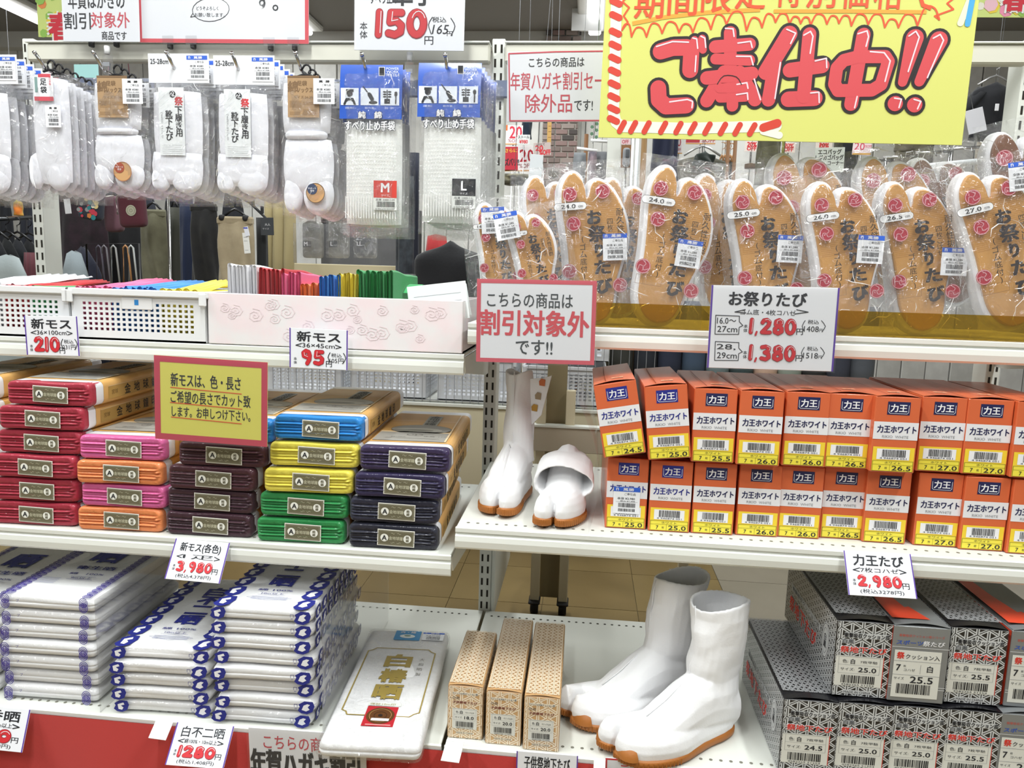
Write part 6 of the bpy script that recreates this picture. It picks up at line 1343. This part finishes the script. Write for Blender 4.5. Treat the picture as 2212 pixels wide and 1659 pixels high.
s = Sign('round_sign', 'round dark grey sign right of the beige trousers', (563, 470), (591, 470), (563, 508), 1.15, board=mat('#33363a', .5), sleeve=False, cat='sign'); s.T('大人', 578, 485, 6, 12, mat('#c9cacc', .5)).T('サイズ', 574, 494, 4, 14, mat('#c9cacc', .5), 0); s.done()
for i, (x0, x1) in enumerate(((570, 592), (588, 616), (612, 640))): hang('curtain', 'beige curtain fold, %s beside the display case' % ['left', 'middle', 'right'][i], 'curtain', x0, 425, x1, 640, 1.7, fabm('#a89a72'), rip=3, amp=.006, dep=.03, z1=.012, group='beige curtains')
# display case with folded shirts
a, b_ = at(636, 552, 1.6), at(872, 552, 1.6)
t = thing('display_case', 'beige display case with folded shirts under clear film', 'case', (a.x, 1.6, 0)); w_ = b_.x-a.x
MB().box(0, w_, -.01, .4, 0, a.z-.035, mat('#c9bc98', .5), ch=.004).build('counter', t); MB().box(0, w_, -.012, .0, a.z-.035, a.z+.15, CLEARD).build('glass_front', t); MB().box(0, w_, .36, .38, a.z-.03, a.z+.25, mat('#26262a', .6)).build('back_panel', t)
for i, (x, l_, c_) in enumerate(((672, 'M', '#77756c'), (728, 'L', '#77756c'), (788, 'LL', '#2e3038'))):
    p = at(x, 548, 1.66); t = thing('folded_shirt', 'folded shirt in clear film in the display case, size %s' % l_, 'shirt', (p.x, 1.66, p.z-.02), group='folded shirts in the display case'); H_ = .17 if i < 2 else .1
    MB().rbox(.1, .04, H_, .015, fabm(c_, '#5c5a52' if i < 2 else '#8a8c92'), n=(5, 2, 5), c=(0, .03, H_/2)).build('shirt_body', t)
    g = MB(); g.ring(0, H_-.012, .026, .011, .004, fabm(c_), 14, rz=.014); g.add([(-.03, .003, H_-.02), (0, .003, H_-.055), (.03, .003, H_-.02), (.0, .003, H_-.03)], [(0, 1, 2, 3)], fabm('#5a584e')); g.build('collar', t)
    g = MB(); g.box(-.04, .0, .0, .002, .05, .08, INK); g.text(l_, -.026, .066, .018, -.0006, WHITE, bold=.05); g.text('サイズ', -.008, .06, .007, -.0006, WHITE, w=.014); g.build('size_tag', t); bagmesh(t, -.055, .055, 0, H_+.02, .012, sd=i, nu=8, nv=8)
hang('checked_shirt', 'dark checked shirt hanging right of the display case', 'shirt', 858, 380, 890, 680, 1.45, fabm('#23272c', '#3a4046'), rip=4, z1=.012, seed=1)
hang('navy_trousers', 'navy garment hanging behind the gap between the two glove packs', 'trousers', 878, 330, 902, 640, 1.6, fabm('#161b2c'), rip=4, z1=.012, amp=.005)
hang('red_jacket', 'red quilted jacket behind the black coat', 'jacket', 915, 505, 970, 640, 1.42, fabm('#a02a2c'), rip=5, sh=.3, z1=.012)
hang('black_coat', 'black coat with rounded shoulders behind the right end of the pink box', 'coat', 900, 518, 1046, 700, 1.05, fabm('#101116'), rip=3, sh=.85, z1=.803, dep=.06, seed=4)
# ---- signs and goods seen through the upper right bay
SR, SW = '#c9303a', '#efe9ea'
card('sale_card', 'white sale card reading 20% off left of the brick pillar', (1089, 270), (1129, 271), (1089, 312), 2.2, SW, [('R', 1089, 270, 1096, 282, '#e2702c'), ('T', '20', 1114, 286, 26, 26, '#d8304a'), ('T', '%OFF', 1111, 304, 7, 26, '#b86a78', .01), ('R', 1089, 310, 1129, 312, '#e8a050')], group='sale cards behind the right bay')
card('sale_card', 'red and white sale card with yellow writing reading 20% off', (1089, 316), (1150, 314), (1090, 370), 2.0, SW, [('R', 1089, 317, 1119, 369, '#c3283a'), ('T', 'さらに', 1104, 325, 8, 26, '#f0d33a'), ('T', 'ズバリ!!', 1106, 350, 16, 30, '#241a22', .05), ('T', '2', 1130, 336, 26, 14, '#b01f30'), ('T', '0', 1146, 336, 26, 12, '#b01f30'), ('T', '%OFF', 1135, 358, 9, 26, '#8d2834', .01), ('R', 1089, 367, 1150, 370, '#c98a3c')], group='sale cards behind the right bay')
card('sale_card', 'small pale card with thick red 20% lettering', (1153, 309), (1190, 307), (1153, 337), 1.9, '#c8b8b4', [('T', 'レジにて', 1168, 312, 5, 18, '#24242a'), ('T', '20', 1165, 320, 11, 16, '#d8303c', .08), ('T', '%OFF', 1177, 329, 11, 24, '#d8303c', .08)], group='sale cards behind the right bay')
card('sale_card', 'small white card with black and red lines', (1117, 291), (1145, 291), (1117, 313), 1.95, '#e4e6e6', [('T', 'ストール', 1131, 296, 6, 24, '#24242a'), ('T', '¥980', 1131, 306, 8, 18, '#d8303c', .05)], group='sale cards behind the right bay')
card('paper_sheet', 'blank white paper before the red sale card', (1140, 333), (1168, 335), (1147, 392), 1.5, '#e8eef2', [], cat='paper')
hang('navy_scarf', 'navy scarf hanging behind the white sale card', 'scarf', 1128, 240, 1148, 300, 2.6, fabm('#16283a'), rip=3, amp=.004)
card('kraft_strip', 'long kraft card strip before the brick pillar', (1186, 262), (1195, 262), (1178, 314), 2.4, '#caa05c', [('R', 1187, 272, 1192, 273, '#7a5a2a'), ('R', 1185, 284, 1191, 285, '#7a5a2a'), ('R', 1183, 296, 1190, 297, '#7a5a2a')], cat='card')
hang('plaid_bag', 'olive plaid bag below the brick pillar', 'bag', 1186, 368, 1206, 384, 1.6, fabm('#5a5030', '#3a341e'), rip=3, amp=.002)
hang('dark_clothes', 'dark folded clothes below the red sale card', 'clothes', 1085, 375, 1140, 400, 1.6, fabm('#2a2a26', '#7a7458'), rip=4, amp=.01)
# brick pillar: single bricks
a, b_ = at(1176, 150, 4.05), at(1242, 440, 4.05); t = thing('brick_pillar', 'narrow pillar faced with pinkish grey bricks', 'pillar', (a.x, 4.05, 0)); w_ = b_.x-a.x
MB().box(0, w_, 0, .12, 0, 2.8, mat('#c9c3ba', .9)).build('mortar', t); BM = [mat(c, .9, bump=(60, .5, .003)) for c in ('#9c8480', '#8c7d78', '#a89a94', '#5c5654')]; bp = []
R_ = random.Random(5); nb = 0
for j in range(38):
    z = 1.45+j*.042; x = -(.05 if j % 2 else 0)
    while x < w_-.01:
        x0_, x1_ = max(x, .0), min(x+.096, w_)
        if x1_-x0_ > .02:
            mi_ = R_.choice((0, 0, 1, 1, 2, 3)); key = (mi_, round(x1_-x0_, 3)); pr = next((q for q in bp if q[0] == key), None)
            if pr: o = pr[1].copy(); C.objects.link(o)
            else: o = MB().box(.004, x1_-x0_-.004, -.012, 0, .004, .038, BM[mi_], ch=.002).build('brick', t); bp.append((key, o))
            o.parent = t; o.location = (x0_, -.001*R_.random(), z); nb += 1
        x += .1
rod('wooden_post', 'brown wooden post right of the brick pillar', 'post', [at(1267, 290, 2.6), V(at(1262, 400, 2.6).x, 2.6, 0)], .012, mat('#7c5430', .7))
rod('wall_rail', 'white display arm before the wooden post', 'rack', [at(1246, 320, 2.2), at(1290, 326, 2.2)], .008, mat('#f2f2f2', .3), group='white display arms')
rod('wall_rail', 'higher white display arm left of the yellow sign corner', 'rack', [at(1276, 303, 2.2), at(1312, 306, 2.2)], .008, mat('#f2f2f2', .3), group='white display arms')
hang('grey_blouse', 'grey blouse hanging under the lower white arm', 'clothes', 1240, 330, 1262, 420, 2.3, fabm('#7c8084'), rip=4, amp=.006); hang('striped_scarf', 'pink grey scarf hanging on the white arm', 'scarf', 1272, 328, 1286, 400, 2.2, fabm('#94828a', '#5c5660'), rip=4, amp=.004); hang('grey_jacket', 'grey jacket hanging beside the cream post', 'jacket', 1284, 328, 1312, 420, 2.25, fabm('#6c6e72'), rip=4, amp=.006)
t = thing('ivy_spray', 'trailing green artificial ivy above the white arm', 'plant', at(1285, 262, 2.5)); LFm = mat('#5c8064', .7)
MB().tube([(0, 0, 2.87-at(1285, 262, 2.5).z), (0, 0, .05), (.004, 0, -.04), (-.006, 0, -.12)], .002, mat('#6a7a58', .7), 5).build('stem', t)
for k in range(8):
    g = MB(); x, z = (.012 if k % 2 else -.014), .04-k*.018; g.poly([(x, z-.010), (x+.010, z-.002), (x+.005, z+.010), (x-.006, z+.009), (x-.010, z-.002)], -.004*(k % 3), LFm, t=.001); g.build('leaf', t)
tag(MB().box(*[at(1313, 300, 2.0).x, at(1342, 300, 2.0).x], 2.0, 2.06, 0, 2.2, METAL, ch=.003).build('cream_pillar'), 'cream steel pillar just below the yellow sign corner', 'pillar')
card('sale_card', 'pink card reading OFF below the yellow sign', (1342, 300), (1362, 300), (1342, 312), 1.9, '#e6c8cc', [('T', 'OFF', 1351, 306, 8, 14, '#b83848')], group='sale cards behind the right bay')
card('wood_board', 'brown wooden board with grey shoe display', (1342, 313), (1366, 313), (1341, 362), 1.9, '#8a5f38', [], cat='board')
pz_ = at(1353, 340, 1.884); o = thing('grey_slipper', 'grey slipper hanging on the wooden board', 'slipper', pz_); MB().rbox(.036, .03, .09, .014, fabm('#8b8e92'), n=(3, 2, 4)).build('shoe_body', o); MB().rbox(.018, .01, .04, .004, fabm('#55585c'), n=(2, 1, 2), c=(.004, -.018, .015)).build('opening', o)
for i, x in enumerate((1368, 1378)): rod('white_rod', 'vertical white rod beside the wooden board, %s' % ('left', 'right')[i], 'pole', [at(x, 290, 1.7), V(at(x-3, 400, 1.7).x, 1.7, 0)], .008 if i else .006, mat('#e8eef2', .3), group='vertical white rods')
rod('wooden_plank_post', 'flat brown wooden upright left of the navy coat', 'post', [at(1393, 280, 2.5), V(at(1390, 400, 2.5).x, 2.5, 0)], .016, mat('#8a6a40', .7))
hang('navy_coat', 'long navy coat hanging below the yellow sign', 'coat', 1412, 250, 1456, 420, 1.7, fabm('#191f38'), rip=5, amp=.01, seed=2); hang('navy_coat', 'second navy coat leaning right of the first', 'coat', 1432, 335, 1470, 420, 1.6, fabm('#23233c'), rip=4, sh=.6, amp=.01, seed=7)
card('sale_card', 'white and pink card reading 20% off beside the navy coat', (1454, 292), (1474, 292), (1453, 332), 1.75, '#eadfe0', [('T', '20', 1463, 307, 18, 16, '#b83040', .01), ('T', '%OFF', 1463, 323, 7, 16, '#b85060', .01), ('R', 1453, 330, 1474, 332, '#d89a48')], group='sale cards behind the right bay')
card('sale_card', 'wide red and white card hanging just under the yellow sign', (1482, 288), (1546, 290), (1482, 311), 1.8, '#e4d4d2', [('R', 1482, 288, 1512, 308, '#b8303a'), ('T', '%OFF', 1530, 303, 9, 30, '#b83040', .01), ('R', 1482, 309, 1546, 311, '#d89a48')], group='sale cards behind the right bay')
hang('khaki_vest', 'khaki vest with dark stand collar on a hanger', 'vest', 1468, 330, 1560, 430, 1.45, fabm('#4c4a3c', '#413f33'), rip=4, sh=.65, hanger='#c8c8c8', dep=.06); hang('dark_hood', 'dark green hood lying over the khaki vest', 'hood', 1500, 325, 1540, 372, 1.32, fabm('#1f2a26'), rip=3, sh=.9, dep=.04)
for i in range(5): hang('tank_top', 'small black tank top on a wooden hanger, %s of the tight row' % ['first', 'second', 'third', 'fourth', 'last'][i], 'top', 1553+i*6, 346, 1561+i*6, 400, 2.5+.06*i, fabm('#141416'), rip=2, amp=.002, sh=.5, dep=.02, hanger='#b98a5c', group='black tops on wooden hangers')
for i, x in enumerate((1575, 1590)): rod('ladder_leg', 'brown wooden display ladder leg, %s' % ('left', 'right')[i], 'post', [at(x, 285, 2.4), V(at(x-2, 400, 2.4).x, 2.4, 0)], .010, mat('#7a5636', .7), group='legs of the wooden display ladder')
RD = [('T', 'OFF', 0, 0, 0, 0, '')]
for i, (x0, y0, x1, y1) in enumerate(((1609, 304, 1639, 327), (1690, 307, 1718, 329), (1762, 306, 1798, 321))):
    card('sale_card', 'small white card with thick red scribble, %s under the yellow sign' % ['left', 'middle', 'right'][i], (x0, y0), (x1, y0+1), (x0, y1), 2.6, '#f0e2da', [('T', '20%', (x0+x1)/2, y0+8, 10, 20, '#d8303c', .1), ('T', 'OFF', (x0+x1)/2, y1-6, 8, 20, '#d8303c', .1)], group='sale cards behind the right bay')
hang('brown_cap', 'brown cap on a stand under the left red scribble card', 'cap', 1609, 352, 1634, 364, 2.2, fabm('#6c5236'), rip=1, amp=0, sh=.7)
hang('olive_coat', 'olive coat hanging right of the chrome sign pole', 'coat', 1640, 270, 1680, 400, 2.0, fabm('#4e4c38'), rip=5, amp=.008)
card('corner_sign', 'white sign in black brush writing for eco bags', (1762, 319), (1826, 318), (1758, 372), 1.6, '#d4dad2', [('T', 'エコバッグ', 1793, 328, 11, 50, '#17171b', .06), ('T', 'レジカゴバッグ', 1792, 340, 11, 60, '#17171b', .06), ('T', 'コーナー', 1805, 352, 9, 34, '#17171b', .06)])
hang('black_coat', 'black coat hanging right of the eco bag sign', 'coat', 1806, 270, 1846, 420, 2.3, fabm('#17181a'), rip=5, amp=.008)
card('sale_card', 'pink bordered card reading 20% off right of the black coat', (1846, 290), (1886, 292), (1840, 334), 1.8, '#f4dfe2', [('T', '20', 1857, 316, 16, 22, '#d84a64', .01), ('T', '%OFF', 1876, 316, 6, 14, '#d84a64', .01), ('R', 1841, 331, 1881, 334, '#e8b048'), ('R', 1845, 290, 1886, 300, '#e89aa6')], group='sale cards behind the right bay')
hang('taupe_trousers', 'taupe trousers hanging behind the chrome stepped rails', 'trousers', 1938, 270, 2006, 430, 2.6, fabm('#6a635a', '#5e574e'), rip=5, amp=.008, legs=True); hang('beige_coat', 'beige coat hanging under the black polo shirt', 'coat', 2112, 300, 2156, 420, 2.7, fabm('#a59c8c'), rip=4, amp=.008)
for i, (x0, y0, x1, y1) in enumerate(((1861, 348, 1930, 346), (1908, 341, 1983, 337), (1978, 331, 2058, 327), (2050, 322, 2143, 316))):
    t = thing('stepped_rail', 'chrome display rail, %s of four stepped rails' % ['lowest', 'second', 'third', 'highest'][i], 'rail', at(x0, y0, 1.5), group='chrome stepped rails'); q = at(x1, y1, 1.5)-at(x0, y0, 1.5)
    MB().tube([(0, 0, 0), q], .006, CHROME, 8).build('bar', t); MB().tube([(q.x*.08, 0, 0), (q.x*.08, 0, -.35)], .006, CHROME, 8).build('leg', t); MB().tube([(q.x*.5, .0, .012), (q.x*.54, -.01, -.012)], .003, CHROME, 6).build('stop', t)
    MB().tube([(q.x*.92, 0, q.z), (q.x*.92, 0, -.35)], .005, CHROME, 8).build('leg', t)
rod('white_beam', 'slanting white rail below the chrome stepped rails', 'rail', [at(1925, 367, 1.3), at(2165, 344, 1.3)], .012, mat('#e4e8ea', .35))
sh = hang('black_shirt', 'black polo shirt with white tag hanging at the top right', 'shirt', 2104, 178, 2182, 304, 1.9, fabm('#121319'), rip=4, sh=.55, amp=.008, hanger='#c8c8c8')
for sg in (-1, 1):
    g = MB(); g.loft([[(sg*(.05+.085*k/4)+.03*math.cos(a*.7854)*(.8+.1*k), .028*math.sin(a*.7854), -.03-.10*k/4+.02*math.sin(a*.7854)) for a in range(8)] for k in range(5)], fabm('#121319')); g.build('sleeve', sh)
card('hang_tag', 'white tag on the black polo shirt', (2150, 224), (2158, 224), (2150, 239), 1.83, '#eeeef2', [], cat='tag')
card('paper_sheet', 'blank white paper sheet left of the black polo shirt', (2090, 240), (2129, 229), (2087, 292), 1.4, '#e6e6ee', [], cat='paper')
card('teal_card', 'pale teal card behind the kraft card socks', (160, 139), (212, 139), (160, 168), .6, '#a9dcdc', [], cat='card')
for i, (x0, x1, y0, y1) in enumerate(((78, 172, -40, 100), (2112, 2260, -60, 37))):
    s = Sign('spring_poster', ('colourful flower poster half hidden at the top left', 'colourful flower poster right of the yellow sign')[i], (x0, y0), (x1, y0), (x0+(0 if i else 4), y1-(20 if not i else 0)), .9 if not i else .7, board=mat('#d8e88c', .6), sleeve=False, cat='poster')
    R = random.Random(4+i)
    for k in range(26):
        X, Z = (R.uniform(-.45, .45)*s.w, R.uniform(-.45, .45)*s.h); s.g.disc(X, Z, R.uniform(.008, .022), -.0005-.0001*k, mat(R.choice(['#f29ab8', '#f5d94a', '#9ac860', '#f4f0e0', '#ee9458', '#f6c8d4']), .6), 7)
    s.T('春', (x0+x1)/2+8, y1-42, 60, 54, mat('#f4f4f0', .6), .16, 9).T('春', (x0+x1)/2+8, y1-42, 58, 50, mat('#d83848', .6), .07, 12); s.done()
card('shop_notice', 'white glossy notice on the window at the top behind', (1235, 0), (1300, 0), (1236, 66), 3.6, '#e8eaea', [], cat='sign')
# dark racks filling the aisle far behind the left bay
for i in range(9): hang('far_garment', 'dark garment on the farthest rack at the left, %s from the left' % ['first', 'second', 'third', 'fourth', 'fifth', 'sixth', 'seventh', 'eighth', 'ninth'][i], 'clothes', -20+i*62, 396+(i % 3)*5, 36+i*62, 640, 2.4, [fabm('#1b1d24'), fabm('#2c2f3a'), fabm('#16171c'), fabm('#26232a')][i % 4], rip=5, sh=.4, amp=.015, z1=.012, group='dark garments on the farthest rack', seed=i)
t = hang('orange_pouch', 'small orange pouch among the dark clothes at the far left', 'bag', 31, 430, 48, 466, 1.6, fabm('#d8782c', '#b8b040'), rip=2, amp=.003, sh=.6, dep=.02)
for o in bpy.data.objects:
    if o.type == 'MESH' and o.parent is None and 'label' not in o and 'kind' not in o: o['kind'] = 'structure'
